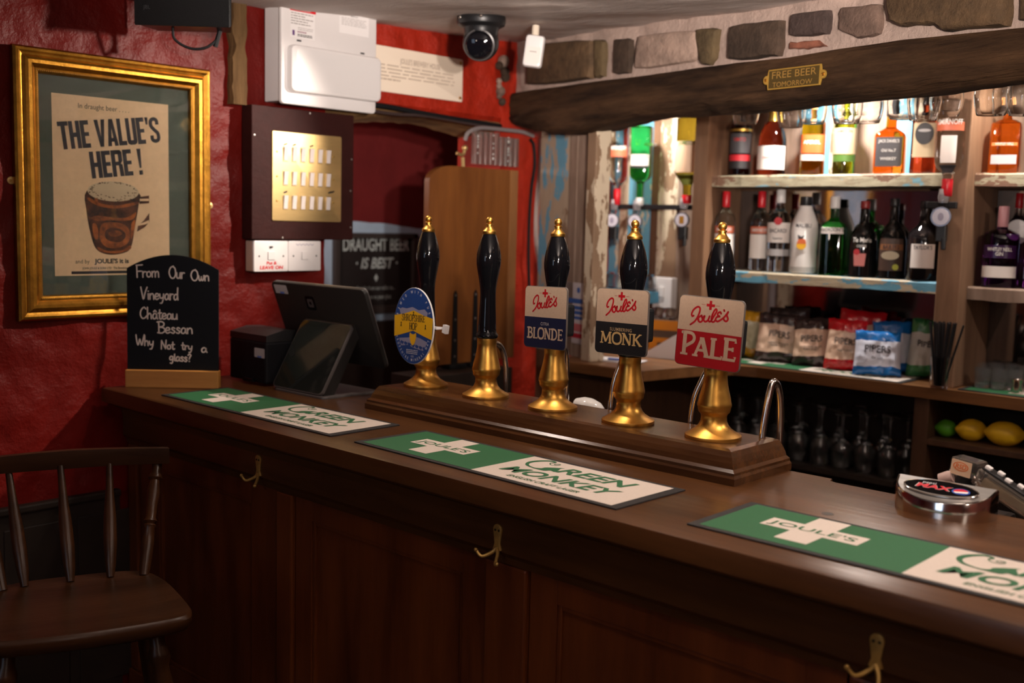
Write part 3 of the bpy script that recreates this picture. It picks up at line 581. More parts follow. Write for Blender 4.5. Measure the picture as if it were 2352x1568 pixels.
# the oval clip
def oval_clip(t):
    T = clip_T(.014, .187, .03, -.004); RXo, RYo = .0845, .1135
    BL = mat('clip_blue', (.014, .055, .22), .45); YE = mat('clip_yellow', (.78, .42, .012), .45); MV = mat('clip_mauve', (.26, .25, .36), .5); DB = mat('clip_dark_blue', (.010, .03, .10), .5)
    c = M(); E = ell(RXo, RYo, 48); c.add(plate(E, .005, .001), mat('clip_white_edge', (.7, .68, .66), .5), T); c.add(flat(ell(RXo-.001, RYo-.001, 48), .0052), BL, T)
    c.add(flat([(x, max(min(y, .028), -.03)+(.016 if y > .028 else -.0 if y > -.03 else 0)*0) for x, y in ell(RXo-.012, RYo-.012, 40)], .0054), BL, T)
    c.add(flat([(-.062, .046), (-.05, .052), (-.03, .050), (-.006, .056), (.02, .048), (.045, .052), (.06, .042), (.055, .030), (-.055, .030)], .0055), MV, T)
    c.add(flat([(-.06, -.040), (-.02, -.036), (.0, -.030), (.03, -.034), (.062, -.044), (.045, -.070), (.01, -.066), (-.02, -.058), (-.05, -.062)], .0055), MV, T)
    for i in range(7): x = -.05+.016*i; c.add(flat([(x, -.046-.002*i), (x+.013, -.050-.002*i), (x+.006, -.058-.002*i), (x-.004, -.052-.002*i)], .0057), BL, T)
    band = [(-.0838, .027), (-.042, .034), (0, .046), (.042, .034), (.0838, .027), (.084, -.036), (.042, -.026), (0, -.014), (-.042, -.026), (-.084, -.036)]
    c.add(flat([(x*min(1, math.sqrt(max(0, 1-(y/RYo)**2))*RXo/abs(x)) if x else 0, y) for x, y in band], .0059), YE, T)
    c.add(flat([(p.x, p.y) for p in smoothp([(-.014, -.028, 0), (-.012, -.020, 0), (-.005, -.024, 0), (.005, -.024, 0), (.012, -.020, 0), (.014, -.028, 0), (.011, -.045, 0), (0, -.058, 0), (-.011, -.045, 0)], 3, True)], .0060), YE, T); o = c.out('pump_clip', t)
    l = M(); serif(l, 'SHROPSHIRE', BLACKI, T @ T_((0, .014, .0062)), .019, .098, .125); serif(l, 'HOP', BLACKI, T @ T_((0, -.011, .0062)), .020, .033, .13)
    for x, y in ((0, .034), (-.052, .000), (.052, -.002)): l.add(flat([(x-.0035, y-.006), (x, y-.003), (x+.0035, y-.006), (x+.001, y+.004), (x+.003, y+.006), (x, y+.010), (x-.003, y+.006), (x-.001, y+.004)]), BLACKI, T @ up(.0062))
    W = mat('clip_white', (.60, .58, .60), .5)
    for s, a0, a1, f in (('BREWED WITH PURE', 172, 14, 1), ('SHROPSHIRE MINERAL WATER', 193, 350, -1)):
        for i, ch in enumerate(s):
            if ch == ' ': continue
            a = math.radians(a0+(a1-a0)*i/(len(s)-1)); x, y = .073*math.cos(a), .101*math.sin(a); q = math.atan2(math.sin(a)/.101, math.cos(a)/.073)
            l.add(text(ch, .0085, .7, 0, .02), W, T @ T_((x, y, .0058)) @ RZ(q-PI/2 if f > 0 else q+PI/2) @ T_((0, -.004, 0)))
    lines(l, T @ up(.0056), -.026, .026, [-.073, -.078, -.083], .002, W); l.add(text('4.2%', .006, .8), W, T @ T_((0, -.093, .0058))); l.out('lettering', o)
    b = M(); b.add(bx(.074, .098, -.003, .003, -.03, -.024, .001), WHITEP, T); b.add(bx(.02, .09, -.004, .003, -.026, -.001, .001), WHITEP, T)
    b.add(prism([(.094, -.012), (.108, -.016), (.112, .008), (.098, .011)], -.034, -.020), WHITEP, T); b.out('clip_bracket', o)
oval_clip(p1)

# ------------------------------------------------------------------ swan neck spouts behind the pumps
def spout(x, y, label, h, lean=0, apex=.055):
    t = thing('swan_neck_spout', label, 'spout', (x, y, 1.1), group='swan neck spouts')
    P = smoothp([(lean, 0, -.02 if y > 2.33 else .073), (lean*.8, .004, h*.55), (lean*.35, .016, h*.85), (0, apex*.55, h), (-lean*.1, apex*1.05, h*.88), (-lean*.2, apex*1.3, h*.5), (-lean*.2, apex*1.3, -.06)], 8)
    M().add(tube(P, .0085, 12), STEEL, smooth=True).out('bent_tube', t); M().add(lathe([(.011, 0), (.011, .03), (.009, .032)], 12), mat('grey_sleeve', (.45, .42, .40), .4), T_(P[-1]), True).out('sleeve', t)
    return t
spout(-1.292, 2.294, 'steel swan neck spout at the right end of the plinth', .207, -.006); spout(-1.500, 2.336, 'steel swan neck spout behind the pump with the red clip', .212, -.035)
spout(-1.772, 2.336, 'steel swan neck spout behind the pump with the black clip', .215, -.022); spout(-1.978, 2.334, 'steel swan neck spout behind the pump with the navy clip', .225, .0, .026); spout(-2.245, 2.30, 'steel swan neck spout behind the bare pump', .208, .0, .075)
tl = thing('tap_lever', 'glossy white rounded tap lever behind the pump with the navy clip', 'tap lever', (-1.93, 2.42, 1.08))
M().add(lathe([(.004, 0), (.018, .004), (.026, .03), (.027, .055), (.020, .085), (.010, .10), (.003, .104)], 20), mat('white_ceramic', (.74, .72, .70), .12), T_((-.055, 0, .07)) @ RY(PI/2*1.04), True).out('lever', tl); M().add(tube([(0, 0, -.3), (0, 0, .06)], .012, 10), STEEL, smooth=True).out('stem', tl)
rt = one(bx(-.008, .008, -.006, .006, 0, .045, .003), mat('red_tag', (.45, .01, .01), .5), 'red_tag', loc=(-1.80, 2.362, 1.12)); tag(rt, 'small red tag hanging behind the pump with the black clip', 'tag')
# Chrome dispenser with oval badge
pc = thing('soft_drink_dispenser', 'half round chrome drink dispenser head with an oval black badge', 'dispenser', (-.828, 2.232, 1.1)); T = RZ(.065)
D = [(-.102, 0), (-.100, -.012)]+[(-.098*math.cos(a), -.018-.062*math.sin(a)) for a in [PI*i/22 for i in range(1, 22)]]+[(.100, -.012), (.102, 0)]
n = len(D); V = []; zt = lambda y: .062+y*.34
for k, (ins, f) in enumerate(((1, 0), (1, .93), (.985, 1), (.95, 1))): V += [Vector((x*ins, y*ins, 0 if f == 0 else zt(y)*f if f < 1 else zt(y))) for x, y in D]
F = [[k*n+i, k*n+(i+1) % n, (k+1)*n+(i+1) % n, (k+1)*n+i] for k in range(3) for i in range(n)]
M().add((V, F), CHROME, T, True).add(([Vector(v) for v in V[:n]], [list(range(n))]), CHROME, T).out('chrome_body', pc)
top = [Vector((x*.95, y*.95, zt(y)+.0002)) for x, y in D]; M().add((top, [list(range(n))]), BRUSHED, T).out('top_plate', pc)
TT = T @ T_((-.002, -.034, zt(-.034)+.0005)) @ RX(math.atan(.34))
b = M().add(plate(ell(.076, .0295, 40), .004, .0015), CHROME, TT, True).add(flat(ell(.072, .0262, 40), .0042), BLACKG, TT); 
b.add(text('pepsi', .0088, 1.1), mat('silver_ink', (.5, .5, .52), .4), TT @ T_((-.026, .0085, .0045)))
b.add(text('MAX', .0155, 1.5, .12, .06), mat('badge_silver', (.42, .40, .40), .4), TT @ T_((-.016, -.0085, .0044))); b.add(text('MAX', .0148, 1.5, .12, .045), mat('badge_red', (.55, .006, .02), .3), TT @ T_((-.016, -.0082, .0048)))
BLU = mat('badge_blue', (.02, .07, .34), .3); b.add(flat(ell(.018, .0115, 24, .041, -.003), .0045), BLU, TT); b.add(flat(ell(.0145, .0092, 24, .041, -.003), .0047), mat('badge_white', (.75, .72, .72), .3), TT)
b.add(flat([(.041+.0145*math.cos(a), -.003+.0092*math.sin(a)) for a in [math.radians(x) for x in range(20, 212, 12)]], .0049), mat('badge_red', (.55, .006, .02), .3), TT)
b.add(flat([(.041+.0145*math.cos(a), -.003+.0092*math.sin(a)) for a in [math.radians(x) for x in range(238, 345, 12)]], .0049), BLU, TT); b.out('badge', pc)
M().add(tube([(.055, .088, .03), (.055, .088, -.06)], .02, 14), STEEL, smooth=True).out('nozzle_holder', pc)
# drink gun
gun = thing('drink_gun', 'clear drink gun with white buttons behind the chrome dispenser', 'drink gun', (-.848, 2.40, 1.172)); 
GT = RZ(-.10) @ RY(.42); CLP = mat('clear_casing', (.86, .82, .78), .05, trans=.96, ior=1.25)
g = M(); g.add(bx(.03, .19, -.024, .024, -.026, .012, .006), CLP, GT); g.add(bx(-.03, .034, -.026, .026, -.030, .012, .008), CLP, RY(.10) @ RZ(-.1)); g.out('casing', gun)
M().add(bx(.035, .17, -.015, .015, .012, .0165, .002), BLACKP, GT).out('button_strip', gun)
for k in range(6): M().add(box(.045+.024*k, -.006+.012*(k % 2), .020, .015, .013, .008, .003), WHITEP, GT).out('button', gun)
core = M()
for k in range(4): core.add(bx(.05, .185, -.018+k*.010, -.012+k*.010, -.018, .0, .001), mat('casing_parts', (.26, .19, .12), .5), GT)
core.out('inner_tubes', gun)
lb = M(); LT = RY(.10) @ RZ(-.1) @ T_((-.002, -.0268, -.008)) @ FRONT; lb.add(flat(rrect(.046, .034, .002)), mat('label_cream', (.62, .42, .28), .5), LT); lb.add(flat(ell(.0175, .0100, 24, -.001, .003), .0003), mat('label_orange', (.62, .14, .03), .5), LT)
lb.add(flat(ell(.0150, .0080, 24, -.001, .003), .0005), mat('label_cream', (.62, .42, .28), .5), LT); lb.add(text('RSD', .0105, .95, .15, .04), mat('label_orange', (.62, .14, .03), .5), LT @ T_((-.001, -.0020, .0007))); lb.out('label', gun)
nzl = M(); nzl.add(lathe([(.019, 0), (.021, -.02), (.021, -.046), (.018, -.05)], 18), BLACKP, T_((.005, 0, -.022)) @ RY(.5), True); nzl.add(lathe([(.013, 0), (.015, -.008), (.0135, -.028), (.006, -.03)], 18), mat('pinkish_cap', (.42, .29, .26), .4), T_((-.024, -.022, -.03)) @ RY(1.15) @ RX(-.1), True); nzl.out('nozzle', gun)
M().add(tube(smoothp([(.17, -.02, -.085), (.24, -.02, -.12), (.30, 0, -.2), (.30, .05, -.5)], 6), .016, 10), BLACKM, smooth=True).out('hose', gun)
hl = thing('gun_holster', 'black holster behind the bar edge holding the drink gun', 'holster', (-.84, 2.40, 1.05)); M().add(bx(-.03, .09, -.035, .04, -.12, .025, .012), BLACKP).add(bx(-.02, .06, -.11, -.03, -.08, -.05, .004), BLACKP).out('cup', hl)

# ------------------------------------------------------------------ framed poster on the red wall
po = thing('framed_poster', 'gold framed beer poster behind glass on the red wall', 'framed poster', (XW+.001, 1.727, 1.748))
GOLD = mat('gold_leaf', (.42, .20, .028), .36, 1, var=(22, .3), bump=(90, .15)); GOLDD = mat('gold_hollow', (.22, .10, .02), .5, .8)
WF, HF = .668, .836
prof = [(0, 0), (0, .018), (.006, .026), (.014, .028), (.020, .024), (.026, .022), (.032, .030), (.040, .034), (.050, .034), (.056, .028), (.062, .022), (.068, .024), (.074, .020), (.078, .012), (.078, .004)]
V = []; F = []
for d, h in prof:
    a, b = WF/2-d, HF/2-d; V += [Vector((-a, -b, h)), Vector((a, -b, h)), Vector((a, b, h)), Vector((-a, b, h))]
for k in range(len(prof)-1): F += [[k*4+i, k*4+(i+1) % 4, k*4+4+(i+1) % 4, k*4+4+i] for i in range(4)]
fm = M().add((V, F), GOLD, WALLX)
for a, b, c, d in ((-1, 0, 1, 0), (1, 0, -1, 0)): pass
def beads(x0, y0, x1, y1):
    n = int(math.hypot(x1-x0, y1-y0)/.006)
    for i in range(n): fm.add(box(x0+(x1-x0)*i/n, y0+(y1-y0)*i/n, .0225, .003, .003, .003), GOLDD, WALLX)
a, b = WF/2-.069, HF/2-.069
beads(-a, -b, a, -b); beads(-a, b, a, b); beads(-a, -b, -a, b); beads(a, -b, a, b)
fm.out('frame', po)
one(flat([(-.257, -.34), (.257, -.34), (.257, .34), (-.257, .34)], .006), mat('sage_mount', (.082, .105, .080), .8, var=(80, .06)), 'mount', po, WALLX)
pr_ = M(); PT = WALLX @ T_((-.017, .001, 0))          # the print: .396 x .57
PAP = mat('aged_paper', (.80, .58, .35), .8, var=(60, .05)); pr_.add(flat([(-.198, -.282), (.198, -.282), (.198, .286), (-.198, .286)], .0075), PAP, PT)
Q = lambda x, y, z=.0079: T_((x, y, z))
pr_.add(text('In draught beer . . . .', .0165, .92), BLACKI, PT @ Q(-.028, .247))
BLK = {'T': (.50, [(0, .84, .5, 1), (.155, 0, .345, .84)]), 'H': (.52, [(0, 0, .19, 1), (.33, 0, .52, 1), (.19, .42, .33, .58)]), 'E': (.43, [(0, 0, .19, 1), (.19, .84, .42, 1), (.19, .43, .40, .57), (.19, 0, .42, .16)]), 'L': (.42, [(0, 0, .19, 1), (.19, 0, .42, .16)]),
       'V': (.54, [[(0, 1), (.18, 0), (.30, 0), (.28, .3), (.19, 1)], [(.35, 1), (.26, .3), (.24, 0), (.36, 0), (.54, 1)]]), 'A': (.54, [[(0, 0), (.19, 0), (.28, .75), (.30, 1), (.17, 1)], [(.54, 0), (.35, 0), (.26, .75), (.24, 1), (.37, 1)], (.17, .16, .37, .30)]),
       'U': (.52, [(0, .14, .19, 1), (.33, .14, .52, 1), [(0, .14), (.04, .05), (.14, 0), (.38, 0), (.48, .05), (.52, .14), (.33, .17), (.19, .17)]]), 'R': (.53, [(0, 0, .19, 1), (.19, .84, .44, 1), [(.33, .5), (.44, .5), (.52, .58), (.52, .92), (.44, 1), (.33, 1)], (.19, .42, .44, .56), [(.32, .46), (.35, 0), (.54, 0), (.50, .46)]]),
       "'": (.2, [[(.02, 1), (.19, 1), (.15, .72), (.06, .72)]]), '!': (.2, [[(0, 1), (.2, 1), (.15, .26), (.05, .26)], (.01, 0, .19, .17)]), 'S': (.52, []), ' ': (.22, [])}
def block(s, h, width, mt, T):
    k = width/(sum(BLK[c][0]+.028 for c in s)-.028); x = 0
    for c in s:
        if c == 'S': pr_.add(strip([(x+p.x*k, p.y*h) for p in smoothp([(.43, .70, 0), (.41, .86, 0), (.26, .92, 0), (.11, .85, 0), (.10, .66, 0), (.26, .50, 0), (.42, .36, 0), (.42, .15, 0), (.26, .08, 0), (.10, .14, 0), (.09, .30, 0)], 4)], .18*k, False), mt, T)
        for r in BLK[c][1]:
            P = [(r[0], r[1]), (r[2], r[1]), (r[2], r[3]), (r[0], r[3])] if isinstance(r, tuple) else r
            pr_.add(flat([(x+a*k, b*h) for a, b in P]), mt, T)
        x += (BLK[c][0]+.028)*k
INKB = mat('poster_ink', (.014, .015, .022), .6)
block("THE VALUE'S", .086, .345, INKB, PT @ Q(-.172, .113) @ RZ(.131)); block('HERE !', .085, .178, INKB, PT @ Q(-.071, .028) @ RZ(.122))
OR = mat('print_orange', (.42, .115, .018), .7, var=(26, .5), dark=(.10, .03, .012)); DK = mat('print_brown_black', (.12, .036, .012), .7, var=(34, .3), dark=(.012, .008, .007))
PT0 = PT; PT = PT @ T_((0, -.030, 0)) @ SC(1, .9, 1)
def cc(pts, k=4): return [(p.x, p.y) for p in smoothp([(*q, 0) for q in pts], k, True)]
pr_.add(flat(cc([(-.086, .02), (-.088, -.05), (-.076, -.13), (-.058, -.185), (-.02, -.205), (.03, -.202), (.062, -.18), (.078, -.10), (.092, -.02), (.092, .02), (0, .05)]), .0078), DK, PT @ T_((-.004, 0, 0)))
for pts in ([(-.08, -.002), (-.04, -.022), (.02, -.027), (.085, -.012), (.085, -.022), (.02, -.038), (-.04, -.034), (-.08, -.014)], [(-.074, -.075), (-.05, -.066), (0, -.072), (.05, -.07), (.082, -.05), (.072, -.075), (.04, -.083), (-.01, -.082), (-.05, -.085)],
            [(-.04, -.10), (-.02, -.09), (.02, -.09), (.05, -.105), (.06, -.135), (.05, -.165), (.02, -.18), (-.02, -.18), (-.045, -.15)], [(-.07, -.10), (-.058, -.095), (-.05, -.12), (-.052, -.15), (-.064, -.145)], [(-.052, -.178), (-.02, -.192), (.03, -.190), (.058, -.172), (.06, -.186), (.02, -.200), (-.02, -.200), (-.05, -.190)],
            [(.066, -.09), (.078, -.08), (.074, -.12), (.064, -.15), (.062, -.12)], [(-.06, .0), (-.052, -.002), (-.05, -.025), (-.058, -.022)]):
    pr_.add(flat(cc(pts), .0081), OR, PT @ T_((-.004, 0, 0)))
pr_.add(flat(cc([(-.028, -.118), (0, -.108), (.03, -.118), (.04, -.14), (.02, -.16), (-.01, -.158), (-.03, -.145)]), .0083), DK, PT); pr_.add(flat(cc([(-.018, -.125), (.01, -.118), (.028, -.130), (.01, -.14), (-.014, -.138)]), .0085), OR, PT)
pr_.add(flat(ell(.088, .036, 36, 0, .022), .0083), mat('print_foam', (.60, .48, .31), .8), PT)
for i in range(90):
    a = random.uniform(0, 2*PI); r = random.uniform(.55, .98)
    if math.sin(a) > .1 and r < .8: r = .9
    pr_.add(flat(ell(.0028*random.uniform(.5, 1.4), .0014, 6, .088*r*math.cos(a), .022+.036*r*math.sin(a)), .0086), DK, PT)
for pts in ([(.090, .006), (.125, .012), (.125, -.016), (.090, -.020)], [(.084, -.10), (.105, -.080), (.125, -.052), (.125, -.085), (.108, -.105), (.080, -.122)]):
    pr_.add(flat(pts, .0080), DK, PT)
    c0 = [sum(p[i] for p in pts)/len(pts) for i in (0, 1)]; pr_.add(flat([(c0[0]+(x-c0[0])*.93, c0[1]+(y-c0[1])*.32) for x, y in pts], .0083), PAP, PT)
PT = PT0
pr_.add(text('and by', .0135, .95), BLACKI, PT @ Q(-.108, -.243)); pr_.add(text("JOULE'S it is", .0145, 1.12, 0, .05), BLACKI, PT @ Q(-.008, -.243)); pr_.add(text('JOHN JOULE & SONS LTD · The Brewery · Stone', .0068, .9, 0, .03), BLACKI, PT @ Q(-.02, -.262))
pr_.add(flat([(-.145, -.277), (.17, -.277), (.17, -.268), (-.145, -.268)], .0079), BLACKI, PT); pr_.out('print', po)
one(bx(-.259, .259, -.342, .342, .0125, .0145), glass('picture_glass', (1, 1, 1), .0, 1.5), 'glass', po, WALLX)
for s, z in ((-1, .012), (1, -.045)):
    b = M().add(plate(ell(.013, .012, 20, s*(WF/2+.006), z), .003, .001), BRASSP, WALLX, True).add(lathe([(.004, 0), (.0035, .002), (.001, .003)], 10), BRASSD, WALLX @ T_((s*(WF/2+.009), z, .003)), True); b.out('mirror_plate', po)

# ------------------------------------------------------------------ loudspeaker in the corner above
sp = thing('loudspeaker', 'black loudspeaker hung high on the red wall above the poster', 'speaker', (-3.150, 1.835, 2.258), (0, 0, .765))
SG = mat('speaker_grille', (.014, .014, .015), .55, bump=(320, .8))
M().add(prism([(-.152, 0), (.152, 0), (.118, .13), (-.118, .13)], .006, .42), BLACKP).out('cabinet', sp)
M().add(bx(-.150, .150, -.008, .0, 0, .43, .004), SG).out('grille', sp)
M().add(text('JBL', .012, 1), mat('speaker_badge', (.05, .05, .05), .4), T_((-.11, -.0085, .05)) @ FRONT).out('badge', sp)
M().add(bx(-.02, .02, .13, .21, .1, .16, .004), BLACKM).out('wall_bracket', sp)
M().add(tube(smoothp([(-.05, .06, .008), (-.045, .065, -.03), (0, .075, -.055), (.05, .085, -.05), (.085, .10, -.015), (.09, .10, .008)], 6), .0045, 8), BLACKM, smooth=True).add(tube([(.09, .10, .006), (.075, .1, -.045)], .008, 8), BLACKM, smooth=True).out('cable', sp)

# ------------------------------------------------------------------ fuse box
fb = thing('fuse_box', 'white metal fuse box with warning sticker above the light switches', 'fuse box', (XW, 2.50, 2.262))
B = M(); B.add(bx(-.205, .215, -.180, .190, 0, .098, .006), WHITEP, WALLX); B.out('box', fb)
lid = M(); lid.add(plate(rrect(.434, .385, .014, 6, .007, .002), .014, .005), WHITEP, WALLX @ up(.098), True)
lid.add(plate(rrect(.415, .165, .02, 6, .022, -.065), .030, .010), WHITEP, WALLX @ up(.110), True)
lid.out('lid', fb)
one(plate(rrect(.385, .140, .014, 5, .027, -.065), .0008, .0003), mat('lid_window', (.70, .675, .665), .22), 'cover_flap', fb, WALLX @ up(.140))
st = M(); S = WALLX @ up(.1125); SR = mat('sticker_red', (.62, .012, .02), .5); SW = mat('sticker_white', (.80, .77, .76), .45)
st.add(flat([(-.172, .045), (-.066, .045), (-.066, .150), (-.172, .150)], .0002), SW, S); st.add(flat([(-.174, .137), (-.062, .137), (-.062, .153), (-.174, .153)], .0005), SR, S); st.add(text('IMPORTANT', .0095, .95, 0, .02), SW, S @ T_((-.118, .1405, .0008)))
lines(st, S, -.170, -.070, [.128, .119, .110, .101, .092], .0035, GREYI, .4); lines(st, S, -.14, -.07, [.080, .074], .002, GREYI); st.add(flat([(-.164, .052), (-.154, .052), (-.154, .070), (-.164, .070)], .0006), mat('sticker_purple', (.12, .05, .18), .5), S); lines(st, S, -.142, -.07, [.056, .051], .003, BLACKI); lines(st, S, -.142, -.1, [.064], .005, mat('sticker_mauve', (.35, .2, .25), .5))
st.out('warning_sticker', fb); st = M()
st.add(flat([(.045, .09), (.185, .09), (.185, .165), (.045, .165)], .0002), SW, S); lines(st, S, .055, .175, [.145, .139, .133, .127, .121], .003, mat('pale_grey_ink', (.5, .47, .46), .6)); st.add(text('IMPORTANT', .005, .9), BLACKI, S @ T_((.115, .153, .0005))); st.out('notice_sticker', fb)
M().add(text('FuseBox', .012, .9), GREYI, S @ T_((-.135, .167, .0004))).out('lettering', fb)
for x, y in ((-.135, .036), (.155, .028)): M().add(flat([(x-.010, y-.003), (x+.010, y-.003), (x+.010, y+.003), (x-.010, y+.003)], .0004), BLACKI, S).out('slot', fb)
# gap stuffed with dark wires over the box
one(tube(smoothp([(0, -.05, 0), (.02, 0, .012), (.01, .05, .005), (.02, .12, .014)], 5), .012, 8), BLACKM, 'wires', fb, T_((.02, .03, .195)), True)

# ------------------------------------------------------------------ light switches on their dark box
sw = thing('light_switch_panel', 'dark red wooden box with a brass plate of eighteen light switches', 'light switches', (XW, 2.432, 1.826))
DRW = mat('oxblood_paint', (.030, .007, .006), .6, spec=.18, var=(20, .15), bump=(60, .2)); M().add(bx(-.231, .226, -.238, .236, 0, .062, .003), DRW, WALLX).out('box', sw)
bp = M().add(plate(rrect(.312, .322, .006, 4, .008, -.010), .005, .002), BRASSP, WALLX @ up(.062), True).out('brass_plate', sw)
for r in range(3):
    for c in range(6):
        x, y = -.092+.0385*c, .072-.087*r
        s = M(); s.add(plate(rrect(.022, .056, .002, 2, x, y), .0012, .0004), mat('switch_surround', (.60, .45, .22), .4, 1), WALLX @ up(.067)); s.add(prism([(-.024, 0), (.024, 0), (.024, .0075), (-.005, .0035), (-.024, .0025)][::1], x-.0085, x+.0085), mat('rocker_white', (.66, .60, .57), .35), T_((.068, 2.432*0, y)) @ Matrix(((0, 1, 0, 0), (0, 0, 1, 0), (1, 0, 0, 0), (0, 0, 0, 1)))); s.out('switch', bp)
sc_ = M()
for x, ys in ((-.128, (.078, -.010, -.098)), (.126, (.074, -.012, -.098))):
    for y in ys: sc_.add(lathe([(.0045, 0), (.004, .0015), (.001, .0022)], 12), BRASSD, WALLX @ T_((x, y, .067)), True)
for x, y in ((-.092, .106), (-.0535, .106), (.0235, .107), (-.092, -.066), (.11, -.06), (.122, -.058)): sc_.add(strip([(x-.006, y-.002), (x+.006, y+.002)], .006), BLACKI, WALLX @ up(.0673))
sc_.out('screws', bp)
ws = M()
for x, y in ((.216, .07), (.212, -.05), (.214, -.19), (-.22, .13), (-.10, -.232), (.02, .226)): ws.add(lathe([(.004, 0), (.0035, .0015), (.001, .002)], 10), mat('screw_grey', (.4, .38, .36), .4, .8), WALLX @ T_((x, y, .062)), True)
ws.out('box_screws', sw)
def switch(y, label, red):
    t = thing('wall_switch', label, 'switch', (XW, y, 1.527), group='square white switches under the panel')
    M().add(bx(-.073, .073, -.055, .055, 0, .045, .003), mat('box_cream', (.55, .42, .34), .4), WALLX).out('back_box', t); M().add(plate(rrect(.148, .112, .005, 4), .010, .003), WHITEP, WALLX @ up(.045), True).out('face_plate', t)
    k = M().add(plate(rrect(.030, .030, .002, 3, .0, .002), .004, .001), WHITEP, WALLX @ up(.0545)).out('rocker', t); s = M(); S = WALLX @ up(.0556)
    for x in (-.052, .052): s.add(flat(ell(.0035, .0035, 8, x, 0)), BLACKI, S)
    s.add(strip([(-.014, .016), (-.015, -.012), (.012, -.013)], .0016), BLACKI, S @ up(.0002))
    if red:
        s.add(text('Put &', .011, 1.25, .1, .05), SR, S @ T_((0, -.030, .0002))); s.add(text('LEAVE ON', .012, 1.3, .1, .05), SR, S @ T_((0, -.047, .0002))); s.add(flat([(-.008, .026), (.006, .030), (.008, .036), (-.010, .036)]), BLACKI, S)
    else: s.add(strip([(p.x, p.y) for p in smoothp([(-.04+.008*i, .042+.003*(-1)**i, 0) for i in range(11)], 3)], .0014), mat('pen_blue', (.12, .10, .25), .6), S)
    s.out('markings', t)
switch(2.288, 'square white wall switch with red handwriting under the switch panel', True); switch(2.437, 'plain square white wall switch, right of the one with red writing', False)
# ------------------------------------------------------------------ plaque over the doorway
pq = thing('wall_plaque', 'cream enamel plaque with small print on the red wall above the doorway', 'plaque', (XW, 3.036, 2.265))
M().add(plate(rrect(.505, .178, .006, 4), .007, .002), mat('cream_enamel', (.86, .74, .60), .3), WALLX, True).out('plate', pq)
l = M(); S = WALLX @ up(.0073); GI = mat('plaque_ink', (.30, .22, .17), .6); l.add(text("JOULE'S BREWERY HOUSE", .022, .62), GI, S @ T_((.01, .030, 0))); lines(l, S, -.215, .215, [.014, .000, -.014, -.028], .005, mat('plaque_pale_ink', (.52, .42, .33), .6), .05); lines(l, S, -.215, -.09, [-.042], .0065, mat('plaque_pale_ink', (.4, .3, .3))); l.out('lettering', pq)
for x, y in ((-.238, .073), (.238, .073), (-.238, -.073), (.238, -.073)): M().add(lathe([(.007, 0), (.006, .003), (.001, .005)], 14), BRASS, WALLX @ T_((x, y, .007)), True).out('brass_screw', pq)
# ------------------------------------------------------------------ security camera and motion sensor
cp_ = EYE+ray(1105, 66)*3.92; CZ = zc(cp_.x, cp_.y)
cc_ = thing('security_camera', 'black dome security camera on the ceiling beside the plaque', 'security camera', (cp_.x, cp_.y, CZ-.002))
M().add(lathe([(.06, .03), (.088, .0), (.090, -.018), (.086, -.030), (.066, -.040), (.062, -.050), (.062, -.066), (.055, -.075)], 40), BLACKP, smooth=True).out('base', cc_)
DR = RZ(math.atan2(-cp_.y, -cp_.x)-.12)
M().add(ball(.066, 28, 20), BLACKP, T_((0, 0, -.092)), True).out('turret', cc_)
M().add(lathe([(.050, .044), (.051, .052), (.044, .064), (.030, .069), (.001, .071)], 30), mat('lens_glass', (.004, .004, .006), .04), T_((0, 0, -.095)) @ DR @ RY(PI/2+.25), True).add(lathe([(.055, .030), (.056, .048), (.050, .050)], 30), mat('camera_collar', (.06, .055, .055), .3), T_((0, 0, -.095)) @ DR @ RY(PI/2+.25), True).out('lens', cc_)
for q in range(3): 
    a = -.9+q*1.0; M().add(ball(.006, 10, 8), STEEL, T_((.0885*math.cos(a-1.9), .0885*math.sin(a-1.9), -.012)), True).out('screw', cc_)
pp = EYE+ray(1226, 118)*4.05
ps = thing('motion_sensor', 'small white motion sensor on the ceiling near the beam', 'sensor', tuple(pp), (0, 0, .62)); R6 = RY(.12)
M().add(plate(rrect(.072, .118, .012), .030, .012), WHITEP, R6 @ T_((0, .012, 0)) @ FRONT, True).add(bx(-.033, .033, .01, .03, -.055, .055, .006), CREAMP, R6).out('housing', ps)
M().add(flat(rrect(.056, .062, .006), .0302), mat('sensor_window', (.70, .66, .62), .5), R6 @ T_((0, .012, -.016)) @ FRONT).add(flat([(-.013, 0), (.013, 0), (.013, .003), (-.013, .003)], .0305), GREYI, R6 @ T_((0, .012, -.005)) @ FRONT).out('window', ps)
M().add(tube([(0, .03, .04), (0, .045, .10)], .014, 10), CREAMP).out('bracket', ps)
# ------------------------------------------------------------------ cables
def cable(name, label, pts, r, mt, k=6): return tag(M().add(tube(smoothp(pts, k), r, 8), mt, smooth=True).out(name), label, 'cable')
def ax(px, py, o=.012): return tuple(at(px, py, x=XW+o))
cable('cable', 'black cable along the underside of the red wall over the doorway', [ax(815, 238), ax(880, 243), ax(960, 258), ax(1040, 272), ax(1110, 283), ax(1150, 290)], .010, BLACKM)
cable('cable', 'thinner dark cable sagging under the black cable over the doorway', [ax(815, 248), ax(850, 254), ax(910, 262), ax(980, 266), ax(1060, 280), ax(1130, 293)], .007, mat('brown_cable', (.045, .028, .026), .5))
cable('cable', 'grey cable looping from the doorway to the beam', [ax(1068, 322, .05), ax(1075, 305, .06), ax(1095, 295, .06), ax(1120, 294, .05), ax(1160, 298, .03), ax(1200, 303, .02), ax(1225, 312, .02)], .009, mat('grey_cable', (.22, .19, .19), .45))
cable('white_cable', 'white painted cable running down the edge of the red door jamb', [ax(1246, 318), ax(1240, 400), ax(1235, 440), ax(1231, 500), ax(1232, 560), ax(1240, 620), ax(1246, 690), ax(1246, 780)], .010, mat('cable_white', (.50, .42, .39), .5))
